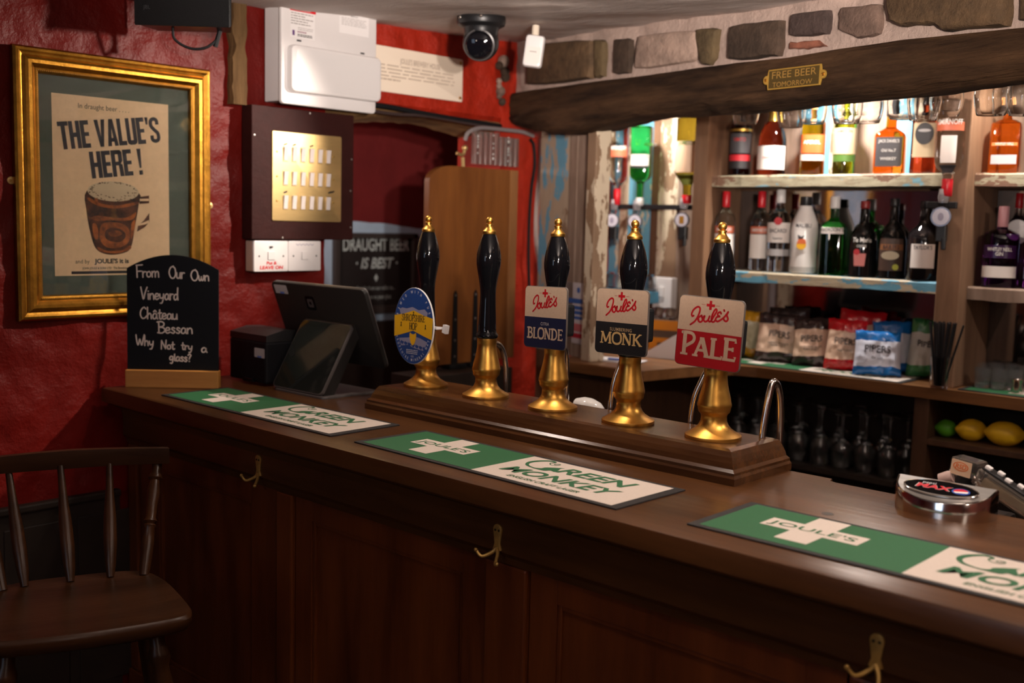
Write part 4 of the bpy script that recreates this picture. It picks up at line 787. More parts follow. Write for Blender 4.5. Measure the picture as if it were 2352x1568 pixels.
cable('black_cable', 'black cable beside the white one on the door jamb', [ax(1218, 320), ax(1226, 335), ax(1228, 380), ax(1220, 440), ax(1215, 520), ax(1214, 600), ax(1217, 700)], .007, BLACKM)

# ------------------------------------------------------------------ chalkboard sign on the bar
cbd = thing('chalkboard_sign', 'small black chalkboard with handwriting in a pine block on the bar', 'chalkboard', (-3.224, 1.830, 1.1), (0, 0, .792)); cbd.scale = (.985,)*3
M().add(bx(-.154, .154, -.012, .026, 0, .059, .003), PINE).out('pine_base', cbd)
arc = [(.150*math.cos(a)/1, .0) for a in ()]; out = [(-.151, 0), (.151, 0), (.151, .352)]+[(.151-.302*i/20, .352+.047*(1-(1-i/10)**2)) for i in range(1, 20)]+[(-.151, .352)]
M().add(prism(out, -.004, .004), mat('slate_black', (.005, .0055, .008), .6, spec=.2), T_((0, .009, .045)) @ RX(-.02) @ FRONT).out('board', cbd)
HW = {'F': (.5, '0,1 .04,0;-.05,1 .5,1.05;.02,.5 .42,.53'), 'O': (.75, '.45,1 .15,.85 .02,.45 .2,.05 .5,.02 .68,.35 .62,.8 .38,.98'), 'V': (.62, '0,1 .1,.55 .25,0 .4,.5 .6,1'), 'C': (.6, '.52,.85 .35,1 .1,.75 .03,.35 .2,.03 .45,.08 .58,.25'),
      'B': (.6, '.08,1 .1,0;-.05,.96 .3,1 .5,.85 .42,.6 .1,.52;.12,.52 .48,.45 .56,.2 .35,.0 .0,.02'), 'W': (.8, '0,1 .08,.4 .2,0 .32,.4 .38,.6 .48,.2 .58,0 .7,.5 .82,1.02'), 'N': (.66, '.05,0 .08,.95;.08,.95 .5,.05;.5,.05 .56,1'),
      'r': (.38, '.04,.48 .06,0;.06,.28 .18,.46 .34,.45'), 'o': (.46, '.26,.48 .08,.4 .03,.2 .14,.02 .34,.08 .38,.3 .26,.48'), 'm': (.72, '.04,.46 .06,0;.06,.3 .2,.47 .32,.4 .33,0;.33,.3 .46,.47 .6,.4 .64,0'), 'u': (.5, '.04,.46 .05,.12 .18,0 .34,.1 .40,.46;.40,.46 .42,.0'),
      'w': (.6, '.02,.46 .06,.12 .16,0 .26,.14 .29,.36;.29,.3 .34,.06 .44,.02 .52,.2 .54,.48'), 'n': (.52, '.04,.46 .06,0;.06,.28 .22,.47 .38,.38 .42,0'), 'i': (.2, '.08,.46 .1,0;.09,.66 .1,.68'), 'e': (.44, '.04,.22 .34,.3 .3,.46 .14,.48 .03,.3 .05,.08 .2,.0 .38,.1'),
      'y': (.5, '.03,.46 .06,.2 .18,.1 .34,.2;.40,.46 .36,.05 .24,-.28 .08,-.3'), 'a': (.48, '.36,.4 .2,.48 .05,.32 .06,.06 .2,.0 .34,.15 .37,.42;.37,.42 .39,.1 .46,.0'), 'd': (.5, '.36,.38 .2,.46 .05,.3 .06,.06 .2,0 .34,.14 .38,.4;.40,1 .38,.4 .42,0'), 'h': (.5, '.06,1 .07,0;.07,.28 .22,.47 .36,.38 .4,0'),
      'â': (.48, '.36,.4 .2,.48 .05,.32 .06,.06 .2,.0 .34,.15 .37,.42;.37,.42 .39,.1 .46,.0;.1,.62 .22,.74 .34,.62'), 't': (.36, '.16,.8 .15,.1 .26,.0 .34,.06;.02,.5 .32,.53'), 's': (.4, '.32,.42 .18,.5 .08,.38 .2,.26 .32,.14 .2,.0 .04,.06'), 'g': (.48, '.36,.4 .2,.48 .05,.32 .08,.1 .22,.08 .36,.2;.38,.46 .37,.0 .28,-.3 .1,-.28'), 'l': (.22, '.09,.75 .08,.1 .16,.0'), '?': (.42, '.04,.72 .18,.86 .34,.72 .22,.5 .16,.3;.16,.06 .17,.04')}
def hand(m, s, x, y, h, w, T, mt, drop=0):
    tot = sum(HW[c][0] if c != ' ' else .38 for c in s); k = w/tot; x0 = x
    for c in s:
        if c == ' ': x += .38*k; continue
        dy = drop*(x-x0)
        for s_ in HW[c][1].split(';'):
            P = [(x+float(p.split(',')[0])*k, y+dy+float(p.split(',')[1])*h) for p in s_.split()]
            P = [(p.x, p.y) for p in smoothp([(*q, 0) for q in P], 4)]; m.add(strip(P, .0045), mt, T)
        x += HW[c][0]*k
S = T_((0, .009, .045)) @ RX(-.02) @ FRONT @ up(.0045)
for row in ((('From', -.118, .322, .040, .075, .05), ('Our', -.012, .322, .040, .052, 0), ('Own', .060, .316, .036, .062, 0)), (('Vineyard', -.105, .250, .040, .125, 0),), (('Château', -.108, .185, .038, .125, 0),), (('Bessan', -.050, .138, .038, .118, 0),),
            (('Why', -.122, .096, .034, .060, -.05), ('Not', -.040, .084, .030, .046, 0), ('try', .028, .084, .028, .038, -.05), ('a', .094, .076, .032, .020, 0)), (('glass?', -.012, .046, .030, .074, -.05),)):
    l = M()
    for s, x, y, h, w_, dr in row: hand(l, s, x, y, h, w_, S, CHALK, dr); l.out('handwriting', cbd); l = M()

# ------------------------------------------------------------------ printer and till
STK = mat('sticker_pale', (.52, .48, .48), .5); STB = mat('sticker_blue', (.10, .18, .55), .5)
rp = thing('receipt_printer', 'black receipt printer between the chalkboard and the till', 'printer', (-3.155, 2.165, 1.1), (0, 0, .0)); BPR = mat('printer_black', (.006, .006, .008), .55, spec=.25)
M().add(bx(-.115, .105, -.09, .035, .008, .150, .008), BPR).out('body', rp); M().add(prism([(-.088, 0), (.034, 0), (.034, .036), (-.02, .038), (-.088, .022)], -.114, .104), mat('printer_lid', (.016, .015, .016), .4), T_((0, 0, .150)) @ Matrix(((0, 0, 1, 0), (1, 0, 0, 0), (0, 1, 0, 0), (0, 0, 0, 1)))).out('lid', rp)
M().add(flat(rrect(.060, .032, .003)), STK, T_((.068, -.0905, .112)) @ FRONT).add(flat([(-.012, -.016), (.012, -.016), (.012, -.010), (-.012, -.010)], .0003), STB, T_((.068, -.0905, .112)) @ FRONT).out('sticker', rp); M().add(bx(-.02, .04, -.10, -.088, .008, .022, .003), BLACKG).out('feed_slot', rp)
rc = one(tube([(0, 0, 0), (.012, .004, .002)], .003, 6), mat('pink_plastic', (.55, .08, .10), .5), 'bottle_stopper', loc=(-3.02, 2.09, 1.103)); tag(rc, 'tiny pink plastic piece lying on the bar by the printer', 'plastic piece')
ti = thing('till', 'grey till screen on a leaning stand with customer display', 'till', (-2.885, 2.18, 1.1), (0, 0, .02))
TG = mat('till_grey', (.020, .018, .017), .48, spec=.25); TL = mat('till_edge', (.075, .066, .064), .35)
# customer display slab: bottom edge at y=-.10, leaning back to the staff side
A = T_((.012, -.105, .006)) @ RX(-.53) @ T_((0, 0, 0)) @ FRONT
M().add(plate(rrect(.262, .254, .018, 6, 0, .127), .010, .003), TL, A, True).add(flat(rrect(.254, .246, .015, 6, 0, .127), .0102), mat('display_glass', (.010, .011, .010), .06), A).out('customer_display', ti)
M().add(prism([(-.105, .002), (-.060, .002), (.045, .19), (.04, .24), (.022, .23)], -.115, .140), TG, Matrix(((0, 0, 1, 0), (1, 0, 0, 0), (0, 1, 0, 0), (0, 0, 0, 1)))).out('stand', ti)
M().add(plate(rrect(.27, .23, .02, 5, .015, .0), .008, .003), TL, T_((.01, 0, 0)), True).out('foot', ti)
# staff screen: leans over the display, facing the back of the bar
Bm = T_((-.012, -.008, .353)) @ RX(.36) @ FRONT
s_ = M().add(plate(rrect(.492, .278, .018, 6, 0, -.139), .013, .004), TG, Bm @ T_((0, 0, 0)), True).add(plate(rrect(.492, .278, .018, 6, 0, -.139), .004, .001), TL, Bm @ T_((0, 0, -.0042)), True).add(flat(rrect(.470, .256, .006, 4, 0, -.139)[::-1], -.0046), mat('screen_glass', (.01, .01, .012), .08), Bm); sc = s_.out('screen', ti)
lg = M().add(plate(rrect(.050, .050, .010, 5, -.05, -.066), .0008, .0003), BLACKG, Bm @ up(.013)).add(flat(rrect(.030, .030, .006, 4, -.05, -.066), .0012), mat('logo_grey', (.07, .06, .06), .4), Bm @ up(.013)).add(flat(rrect(.011, .011, .002, 3, -.05, -.066), .0015), BLACKG, Bm @ up(.013)); lg.out('logo', sc)
M().add(flat(rrect(.070, .032, .003, 3, -.195, -.025), .0003), STK, Bm @ up(.013)).add(flat([(-.205, -.041), (-.182, -.041), (-.182, -.034), (-.205, -.034)], .0006), STB, Bm @ up(.013)).out('sticker', sc)
M().add(bx(-.05, .05, .02, .06, .12, .20, .01), TG).out('hinge', ti)

# ------------------------------------------------------------------ chalk sign in the passage
a = at(770, 534, x=-4.46); b = at(958, 716, x=-4.46); 
sg = thing('wall_chalkboard', 'framed chalkboard about draught beer hung in the passage beyond the doorway', 'chalkboard sign', (-4.487, (a.y+b.y)/2, (a.z+b.z)/2)); W_, H_ = b.y-a.y, a.z-b.z
SFR = mat('sign_frame', (.05, .042, .038), .5); f = M()
for x0, x1, y0, y1 in ((-W_/2, -W_/2+.035, -H_/2, H_/2), (W_/2-.035, W_/2, -H_/2, H_/2), (-W_/2, W_/2, H_/2-.03, H_/2), (-W_/2, W_/2, -H_/2, -H_/2+.045)): f.add(bx(x0, x1, y0, y1, 0, .03, .006), SFR, WALLX)
f.out('frame', sg); M().add(flat([(-W_/2+.03, -H_/2+.03), (W_/2-.03, -H_/2+.03), (W_/2-.03, H_/2-.025), (-W_/2+.03, H_/2-.025)], .012), mat('chalk_slate', (.018, .014, .013), .7), WALLX).out('board', sg)
CH = mat('chalk_white', (.50, .58, .56), .8); l = M(); S = WALLX @ up(.014)
l.add(text('DRAUGHT BEER', H_*.155, W_*.73/(H_*.155)/9.2*1.0, 0, .03), CH, S @ T_((0, H_*.285, 0))); l.out('lettering', sg); l = M(); l.add(text('· IS BEST ·', H_*.13, .9, .25, .04), CH, S @ T_((0, H_*.07, 0))); l.add(flat([(0, -H_*.10), (.014, -H_*.05), (0, H_*.0), (-.014, -H_*.05)]), CH, S); l.out('lettering', sg); l = M()
l.add(text('Straight from our cellar to...', H_*.055, .70), CH, S @ T_((0, -H_*.20, 0))); l.add(text('... & then to your glass', H_*.055, .70), CH, S @ T_((0, -H_*.31, 0))); l.out('lettering', sg)
# ------------------------------------------------------------------ raised bar flap
XF = XW+.06; p0 = at(983, 600, x=XF); p1 = at(1184, 600, x=XF); tz = at(1110, 386, x=XF).z; 
fl = thing('bar_flap', 'tall orange brown oak bar flap raised upright against the red door jamb', 'bar flap', (XF-.03, (p0.y+p1.y)/2, 1.06)); Wf = p1.y-p0.y; Hf = tz-1.06
out = [(-Wf/2, 0), (Wf/2-.05, 0), (Wf/2-.05, Hf)]+[(-Wf/2+.13-.13*math.sin(q), Hf-.07+.07*math.cos(q)) for q in [PI/2*i/8 for i in range(9)]]
M().add(prism(out, 0, .030), FLAPW, WALLX).out('board', fl); M().add(bx(Wf/2-.049, Wf/2, .0, Hf, .0, .034, .002), FLAPE, WALLX).out('edge_strip', fl)
for i, px in enumerate((1044, 1090)):
    q = at(px, 740, x=XF); y = q.y-(p0.y+p1.y)/2; h = M(); h.add(prism([(y-.018, .0), (y+.018, 0), (y+.010, .30), (y, .315), (y-.010, .30)], .030, .035), BLACKM, WALLX)
    for z in (.03, .1, .19, .295): h.add(lathe([(.006, 0), (.004, .003), (.001, .004)], 10), mat('iron_screw', (.12, .10, .09), .4, .6), WALLX @ T_((y, z, .035)), True)
    h.add(bx(y-.05, y+.05, -.018, .0, .0, .06, .003), BLACKM, WALLX); h.out('strap_hinge', fl)
lt = M(); Y0 = at(1070, 370, x=XF).y-(p0.y+p1.y)/2; LT = WALLX @ T_((Y0, Hf, .015)); lt.add(tube([(0, 0, 0), (-.004, .04, 0)], .008, 8), BRASSP, LT).add(tube(smoothp([(-.04, .055, 0), (-.015, .05, 0), (.0, .055, 0), (.006, .075, 0)], 4), .007, 8), BRASSP, LT).add(ball(.013, 10, 8), BRASSP, LT @ T_((.007, .08, 0)), True); lt.out('brass_catch', fl)
st_ = thing('counter_stub', 'dark fixed end of the counter below the raised flap', 'counter', (XW+.09, 3.33, 0)); M().add(bx(-.085, .10, -.42, .12, 0, 1.04, .004), DARKW).out('body', st_)
# clear ribbed cover over the flap
a = at(1088, 300, x=XW+.03); b = at(1190, 384, x=XW+.03)
cv = thing('ribbed_cover', 'clear ribbed plastic cover on the red jamb above the bar flap', 'cover', (XW+.012, (a.y+b.y)/2, b.z)); w2 = (b.y-a.y)/2; h2 = a.z-b.z
RIB = mat('smoky_plastic', (.50, .40, .36), .12, trans=.85, ior=1.25); m = M(); n = 9
for i in range(n): y = -w2+2*w2*(i+.5)/n; m.add(tube([(0, y, .0), (0, y, h2*(.9 if i > n*.55 else 1))], w2/n*1.02, 10), RIB, T_((.012, 0, 0)), True)
m.out('ribs', cv); m = M()
for i in range(26): m.add(ball(.004, 8, 6), mat('shiny_bead', (.6, .58, .56), .15, .3), T_((.030, -w2+2*w2*((i*3) % 9+.5)/9, .02+h2*.8*random.random())), True)  # pale glossy beads scattered at random for the cover's shiny spots
m.out('shiny_spots', cv)

# ------------------------------------------------------------------ bar stool with a spindle back
cs = thing('bar_chair', 'dark wooden spindle backed bar chair in front of the bar', 'chair', (-2.44, 1.135, 0), (0, 0, math.atan2(-.37, .93))); ZS = .75
S2 = [(p.x, p.y) for p in smoothp([(-.185, -.15, 0), (-.20, 0, 0), (-.185, .15, 0), (-.10, .205, 0), (.06, .232, 0), (.165, .235, 0), (.205, .19, 0), (.222, 0, 0), (.205, -.19, 0), (.165, -.235, 0), (.06, -.232, 0), (-.10, -.205, 0)], 5, True)]
V = []; F = []; n = len(S2)
for k, z in ((.90, -.045), (.97, -.036), (1, -.020), (1, -.008), (.975, 0)): V += [Vector((x*k, y*k, z)) for x, y in S2]
for j in range(4): F += [[j*n+i, j*n+(i+1) % n, (j+1)*n+(i+1) % n, (j+1)*n+i] for i in range(n)]
for k in (.8, .55, .3, .1):
    V += [Vector((x*k+.01, y*k, -.004-.006*(1-k))) for x, y in S2]; j = len(V)//n-2; F += [[j*n+i, j*n+(i+1) % n, (j+1)*n+(i+1) % n, (j+1)*n+i] for i in range(n)]
F += [list(range(n))[::-1], [len(V)-n+i for i in range(n)]]
M().add((V, F), STOOLW, T_((0, 0, ZS)), True).out('seat', cs)
ys = span(-.275, .246, .0193); V = []; F = []
for i, y in enumerate(ys):
    x = -.315+.10*(y/.275)**2*.45; h = .024-.004*abs(y)/.275
    for dx, dz in ((-.012, -h), (.012, -h), (.014, 0), (.012, h), (-.010, h), (-.014, 0)): V.append(Vector((x+dx, y, 1.028+dz)))
    if i: k = (i-1)*6; F += [[k+j, k+(j+1) % 6, k+6+(j+1) % 6, k+6+j] for j in range(6)]
F += [[5, 4, 3, 2, 1, 0], [len(V)-6+j for j in range(6)]]; M().add((V, F), STOOLW, smooth=True).out('top_rail', cs)
def between(prof, a, b, n=16):
    a, b = Vector(a), Vector(b); q = (b-a).to_track_quat('Z', 'Y').to_matrix().to_4x4(); L = (b-a).length; return lathe([(r, t*L) for r, t in prof], n), T_(a) @ q
for y0, y1 in ((-.115, -.145), (-.010, -.022), (.085, .098)):
    vf, T = between([(.009, 0), (.014, .12), (.0172, .3), (.016, .5), (.0105, .75), (.008, 1)], (-.165, y0, ZS-.005), (-.305, y1, 1.012)); M().add(vf, STOOLW, T, True).out('spindle', cs)
TURN = [(.012, 0), (.014, .1), (.016, .28), (.013, .40), (.017, .42), (.012, .44), (.018, .46), (.013, .49), (.014, .6), (.017, .72), (.013, .80), (.012, .82), (.018, .84), (.018, .86), (.012, .89), (.014, 1)]
for s in (-1, 1):
    vf, T = between(TURN, (-.150, s*.165, ZS-.005), (-.296, s*.218, 1.012)); M().add(vf, STOOLW, T, True).out('back_post', cs)
LEG = [(.013, 0), (.016, .15), (.020, .35), (.016, .42), (.022, .44), (.016, .46), (.020, .6), (.024, .78), (.018, .86), (.025, .885), (.025, .905), (.018, .93), (.016, 1)]
for sx_, sy in ((-1, -1), (-1, 1), (1, -1), (1, 1)):
    vf, T = between(LEG, (sx_*.235, sy*.235, 0), (sx_*.135, sy*.155, ZS-.03)); M().add(vf, STOOLW, T, True).out('leg', cs)
for a, b in (((.20, -.205, .27), (.20, .205, .27)), ((-.20, -.205, .22), (-.20, .205, .22)), ((-.195, .2, .32), (.195, .2, .32)), ((-.195, -.2, .32), (.195, -.2, .32))):
    vf, T = between([(.009, 0), (.014, .5), (.009, 1)], a, b, 12); M().add(vf, STOOLW, T, True).out('stretcher', cs)

# ------------------------------------------------------------------ bottles
def gm(name, col): return glass(name, col, .03, 1.38)
GL = dict(clear=gm('bottle_clear', (.93, .96, .96)), green=gm('bottle_green', (.10, .62, .10)), dgreen=gm('bottle_deep_green', (.04, .52, .07)), amber=gm('bottle_amber', (.80, .17, .008)), brown=gm('bottle_brown_red', (.42, .06, .02)),
          orange=gm('bottle_orange', (.95, .22, .004)), orange2=gm('bottle_blood_orange', (.95, .22, .02)), olive=gm('bottle_olive', (.30, .36, .02)), whisky=gm('bottle_whisky', (.42, .34, .035)), dark=mat('bottle_black', (.006, .006, .006), .06), cordial=gm('bottle_dark_cordial', (.10, .02, .03)),
          white=mat('bottle_white', (.76, .72, .69), .2), purple=gm('bottle_purple', (.20, .04, .30)), port=mat('bottle_port', (.010, .008, .009), .08))
PROF = {'std': [(.86, 0), (.98, .008), (1, .03), (1, .60), (.97, .655), (.82, .70), (.55, .735), (.40, .77), (.36, .80), (.34, .93)],
        'round': [(.86, 0), (1, .02), (1, .36), (.97, .48), (.84, .58), (.60, .655), (.38, .70), (.32, .73), (.30, .93)],
        'shoulder': [(.9, 0), (1, .012), (1, .58), (.98, .62), (.84, .66), (.55, .685), (.38, .71), (.34, .74), (.34, .94)],
        'malibu': [(.84, 0), (.98, .015), (1, .05), (.93, .3), (1.0, .55), (.92, .66), (.70, .76), (.50, .84), (.42, .90), (.40, .94)],
        'flask': [(.95, 0), (1, .02), (1, .70), (.95, .74), (.6, .78), (.34, .80), (.30, .83), (.30, .94)],
        'jd': [(.95, 0), (1, .02), (1, .50), (.93, .545), (.55, .60), (.36, .63), (.34, .66), (.34, .94)],
        'port': [(.93, 0), (1, .02), (1, .52), (.96, .58), (.75, .645), (.46, .70), (.36, .75), (.33, .93)],
        'gin': [(.94, 0), (1, .02), (1, .60), (.95, .66), (.62, .70), (.32, .72), (.27, .76), (.27, .95)]}
LB = lambda n, c: mat('label_'+n, c, .5)
def interp(prof, z):
    for (a, b), (c, d) in zip(prof, prof[1:]):
        if b <= z <= d: return a+(c-a)*(z-b)/max(1e-6, d-b)
    return prof[-1][0]
def bottle(name, label, x, y, z, h, r, prof, gls, cap, labels=(), e=2, sy=1, group=None, inv=False, rz=None, capz=.90, capr=None):
    """labels: (z0, z1, half angle, material, [(string, cap height, dz, material, condensed)])"""
    P = PROF[prof]; n = 28
    if rz is None: rz = math.atan2(-x, y)*.75
    t = thing('bottle', label, 'bottle', (x, y, z+(h if inv else 0)), (PI if inv else 0, 0, rz), group); t['name_hint'] = name; del t['name_hint']
    pr = [(a*r, b*h, (e if b < .66 else 2+(e-2)*max(0, (.75-b)/.09))) for a, b in P]
    M().add(lathe(pr, n, e, 1, sy), GL[gls], smooth=True).out('glass_body', t)
    cr = capr or P[-1][0]*r*1.12
    M().add(lathe([(cr*.95, h*capz), (cr, h*capz+.003), (cr, h*.992), (cr*.9, h)], 20), cap, smooth=True).out('cap', t)
    def surf(u, zz, d=.0008):
        a = (PI/2-u) if inv else (-PI/2+u); rr = interp(P, zz/h)*r+d; ee = e if zz/h < .66 else 2; c, s = math.cos(a), math.sin(a)
        k = rr/((abs(c)**ee+abs(s)**ee)**(1/ee)); return Vector((c*k, s*k*sy, zz))
    for z0, z1, ha, mt, tx in labels:
        us = span(-ha, ha, .12); l = M().add(sheet(us, span(z0*h, z1*h, .02), lambda u, zz: surf(u, zz)), mt, smooth=True)
        for s, ch, dz, tm, cond in tx:
            V, F = text(s, ch*h, cond, 0, .02); zc_ = (z0+(z1-z0)*dz)*h; sg = -1 if inv else 1
            l.add(([surf(v.x/(interp(P, zc_/h)*r), zc_+sg*v.y, .0014) for v in V], F), tm)
        l.out('label', t)
    return t
CB = mat('cap_black', (.012, .012, .014), .35); CR_ = mat('cap_red', (.50, .012, .02), .3); CW = mat('cap_white', (.70, .68, .67), .3); CG = mat('cap_gold', (.70, .45, .10), .3, .8); CP = mat('cap_pink', (.50, .24, .26), .35); CO_ = mat('cap_copper', (.70, .28, .10), .35)
LW = LB('white', (.74, .68, .64)); LK = LB('black', (.02, .018, .02)); LBG = LB('beige', (.55, .42, .26)); LR = LB('red', (.50, .02, .03)); LOR = LB('orange_red', (.62, .10, .02)); LG = LB('grey_black', (.06, .055, .06)); LPK = LB('pale_pink', (.66, .48, .42)); LGN = LB('green', (.06, .13, .02)); LSIL = LB('silver', (.40, .38, .38))
INK = LB('ink', (.03, .025, .03)); INR = LB('ink_red', (.45, .03, .03)); INW = LB('ink_white', (.66, .62, .58))
UP = 'bottles on the upper shelf'; LO_ = 'bottles on the lower shelf'
def shelf_bottle(cx, w, ty, shelf_z, y, *a, **k):
    q = at(cx, 500, y=y); x = q.x; fd = (Vector((x, y, shelf_z))-EYE).dot(CF); by = None
    lo = at(cx, 300, y=y)
    # walk along the sight plane so that the bottle foot stands on the shelf under column cx
    for _ in range(4):
        p = Vector((x, y, shelf_z))-EYE; py = 784-FPX*p.dot(CU_)/p.dot(CF); x = at(cx, py, y=y).x
    top = at(cx, ty, y=y).z
    if shelf_z < 1.8: top = min(top, 1.838)
    return dict(x=x, y=y, z=shelf_z+.001, h=top-shelf_z, r=w/2/FPX*fd)
def SB(cx, w, ty, sz, y, label, prof, gls, cap, labels=(), group=None, **k):
    d = shelf_bottle(cx, w, ty, sz, y); 
    if 'hmul' in k: d['h'] *= k.pop('hmul')
    return bottle('', label, d['x'], d['y'], d['z'], d['h'], d['r'], prof, gls, cap, labels, group=group, **k)
ZU, ZL, ZR = 1.897, 1.487, 1.478
SB(1698, 50, 232, ZU, 4.21, 'dark cordial bottle with black label and red band, leftmost on the upper shelf', 'std', 'cordial', CB, [(.10, .20, 1.2, LK, []), (.20, .28, 1.2, LR, []), (.30, .56, 1.2, LG, [('VIMTO', .05, .6, INR, .8)]), (.59, .62, 1.5, CG, [])], UP)
SB(1770, 64, 226, ZU, 4.22, 'round shouldered brown spirit bottle with a white label on the upper shelf', 'round', 'brown', CB, [(.08, .38, 1.25, LW, [('COURVOISIER', .03, .45, INR, .75)]), (.70, .86, 3.1, CG, [])], UP, capz=.86)
SB(1864, 53, 236, ZU, 4.22, 'bright orange bottle with a red orange label on the upper shelf', 'flask', 'orange', CO_, [(.30, .55, 1.3, LOR, [('APEROL', .05, .5, INW, .8)]), (.20, .28, 1.3, LPK, [])], UP, e=4)
SB(1937, 52, 212, ZU, 4.22, 'green whiskey bottle with a beige and green label on the upper shelf', 'std', 'olive', CB, [(.25, .56, 1.2, LBG, [('JAMESON', .04, .82, INK, .8)]), (.16, .24, 1.2, LGN, [])], UP)
SB(2041, 68, 231, ZU, 4.20, 'square amber whiskey bottle with black label and black cap on the upper shelf', 'jd', 'amber', CB, [(.10, .49, .72, LG, [("JACK DANIEL'S", .042, .82, INW, .6), ('Old No.7', .04, .5, INW, .8), ('WHISKEY', .04, .22, INW, .8)])], UP, e=6, capz=.78)
SB(2119, 58, 225, ZU, 4.21, 'flat sided brown bottle with beige label and black oval on the upper shelf', 'flask', 'brown', CB, [(.22, .72, .70, LBG, [])], UP, e=6, sy=.6)
SB(2243, 34, 232, 1.895, 4.27, 'slim amber bottle behind the post at the left of the right hand upper shelf', 'round', 'amber', CB, [], 'bottles on the right hand upper shelf')
SB(2305, 66, 226, 1.895, 4.19, 'square blood orange gin bottle on the right hand upper shelf', 'gin', 'orange2', CO_, [(.12, .24, .70, LB('pale_blue', (.50, .48, .50)), []), (.36, .40, .70, LB('orange_band', (.62, .20, .05)), [('WHITLEY NEILL', .032, .2, INW, .65)])], 'bottles on the right hand upper shelf', e=6)
# oval on the flat bottle label
ov = [o for o in bpy.data.objects if o.get('label', '').startswith('flat sided brown')][0]
rr = .5*58/FPX*4.5; M().add(plate(ell(.034, .042, 28), .001, .0003), LK, T_((0, -.0318, .155)) @ FRONT).add(flat(ell(.024, .006, 20, 0, .012), .0013), LSIL, T_((0, -.0318, .155)) @ FRONT).out('oval_badge', ov)
# lower shelf
SMIR = [(.16, .46, 1.2, LW, [('SMIRNOFF', .0, .5, INR, .7)][:0]), (.47, .56, 1.2, LB('vodka_red', (.50, .12, .06)), [('SMIRNOFF', .045, .25, INW, .75)])]
SB(1661, 46, 440, ZL, 4.145, 'clear vodka bottle with red cap at the far left of the lower shelf', 'std', 'clear', CR_, SMIR, LO_, capz=.80)
SB(1742, 46, 440, ZL, 4.20, 'clear vodka bottle with red cap and white label beside the white capped rum', 'std', 'clear', CR_, SMIR, LO_, capz=.80)
b_ = SB(1785, 54, 436, ZL, 4.19, 'clear rum bottle with white cap and a red spot on its label', 'std', 'clear', CW, [(.36, .60, 1.2, LW, [('BACARDI', .05, .5, INK, .75), ('Superior', .03, .16, INK, .8)]), (.20, .28, 1.2, LSIL, [])], LO_, capz=.84)
M().add(flat(ell(.0165, .0165, 20), 0), LR, T_((0, -.0525, .217)) @ FRONT).out('red_spot', b_)
b_ = SB(1843, 62, 452, ZL, 4.18, 'white coconut rum bottle with black cap on the lower shelf', 'malibu', 'white', CB, [(.02, .09, 3.1, LB('grey_foot', (.40, .38, .36)), []), (.58, .64, .8, GL['white'], [('MALIBU', .055, .3, INK, .8)])], LO_, capz=.86)
M().add(flat(ell(.020, .018, 18, 0, -.006), .0), LB('sun_yellow', (.75, .38, .01)), T_((-.004, -.058, .125)) @ FRONT).add(flat([(-.02, 0), (.02, 0), (.016, .018), (.004, .022), (-.012, .020)], .0004), LB('sun_orange', (.60, .12, .03)), T_((-.004, -.058, .125)) @ FRONT).add(flat([(-.014, .018), (.004, .020), (.012, .036), (-.002, .030), (-.016, .038)], .0004), INK, T_((-.004, -.058, .125)) @ FRONT).out('palm_print', b_)
SB(1909, 58, 452, ZL, 4.18, 'green gin bottle with silver cap and white label on the lower shelf', 'shoulder', 'dgreen', CW, [(.53, .68, .74, LW, [("GORDON'S", .045, .2, INK, .75)])], LO_, e=5, capz=.85)
b_ = SB(1978, 64, 462, ZL, 4.18, 'black liqueur bottle with pale script and a red emblem on the lower shelf', 'round', 'dark', mat('cap_dark_red', (.22, .02, .02), .3), [(.30, .56, .9, GL['dark'], [('Tia Maria', .06, .62, INW, .8), ('COFFEE', .032, .36, INW, .8)])], LO_)
M().add(flat([(-.02, -.03), (.02, -.03), (.024, .02), (-.024, .02)], 0), LB('emblem_pink', (.62, .20, .18)), T_((-.004, -.0655, .075)) @ FRONT).add(flat(ell(.012, .012, 14, -.012, .026), .0003), LR, T_((-.004, -.0655, .075)) @ FRONT).out('emblem', b_)
b_ = SB(2045, 62, 456, ZL, 4.18, 'black cream liqueur bottle with a brown and cream label on the lower shelf', 'round', 'dark', CB, [(.10, .50, .95, LB('liqueur_brown', (.07, .04, .03)), []), (.36, .43, .9, LB('liqueur_orange', (.42, .16, .05)), [('BAILEYS', .05, .15, INK, .8)])], LO_)
M().add(flat(ell(.034, .017, 20), 0), LB('cream_scene', (.55, .48, .34)), T_((0, -.0655, .092)) @ FRONT).add(flat(ell(.012, .012, 16, .022, -.045), 0), LB('lime_spot', (.42, .45, .05)), T_((0, -.0655, .092)) @ FRONT).out('scene', b_)
SB(2118, 76, 462, ZL, 4.165, 'broad black port bottle with a square white label on the lower shelf', 'port', 'port', CB, [(.16, .46, .72, LW, [("TAYLOR'S", .05, .78, INK, .75)])], LO_)
GP = 'gin bottles on the right hand lower shelf'
SB(2293, 76, 474, ZR, 4.19, 'purple gin bottle with a white band on the right hand lower shelf', 'gin', 'purple', CP, [(.12, .26, 1.0, LW, []), (.36, .52, .9, mat('purple_panel', (.03, .008, .045), .2), [('WHITLEY NEILL', .045, .55, INW, .6), ('GIN', .045, .2, INW, .8)])], GP, e=3, capz=.74)
SB(2384, 66, 474, ZR, 4.20, 'purple gin bottle cut off by the right edge of the picture', 'gin', 'purple', CP, [(.12, .26, 1.0, LB('slate_band', (.16, .18, .26)), [])], GP, e=3, capz=.74)
b_ = SB(2327, 44, 444, ZR, 4.30, 'clear bottle with red neck and a round white tag behind the purple gin', 'std', 'clear', CR_, [], GP, capz=.84)
M().add(plate(ell(.040, .046, 28), .002, .0006), CW, T_((.004, -.055, .205)) @ FRONT).out('neck_tag', b_)
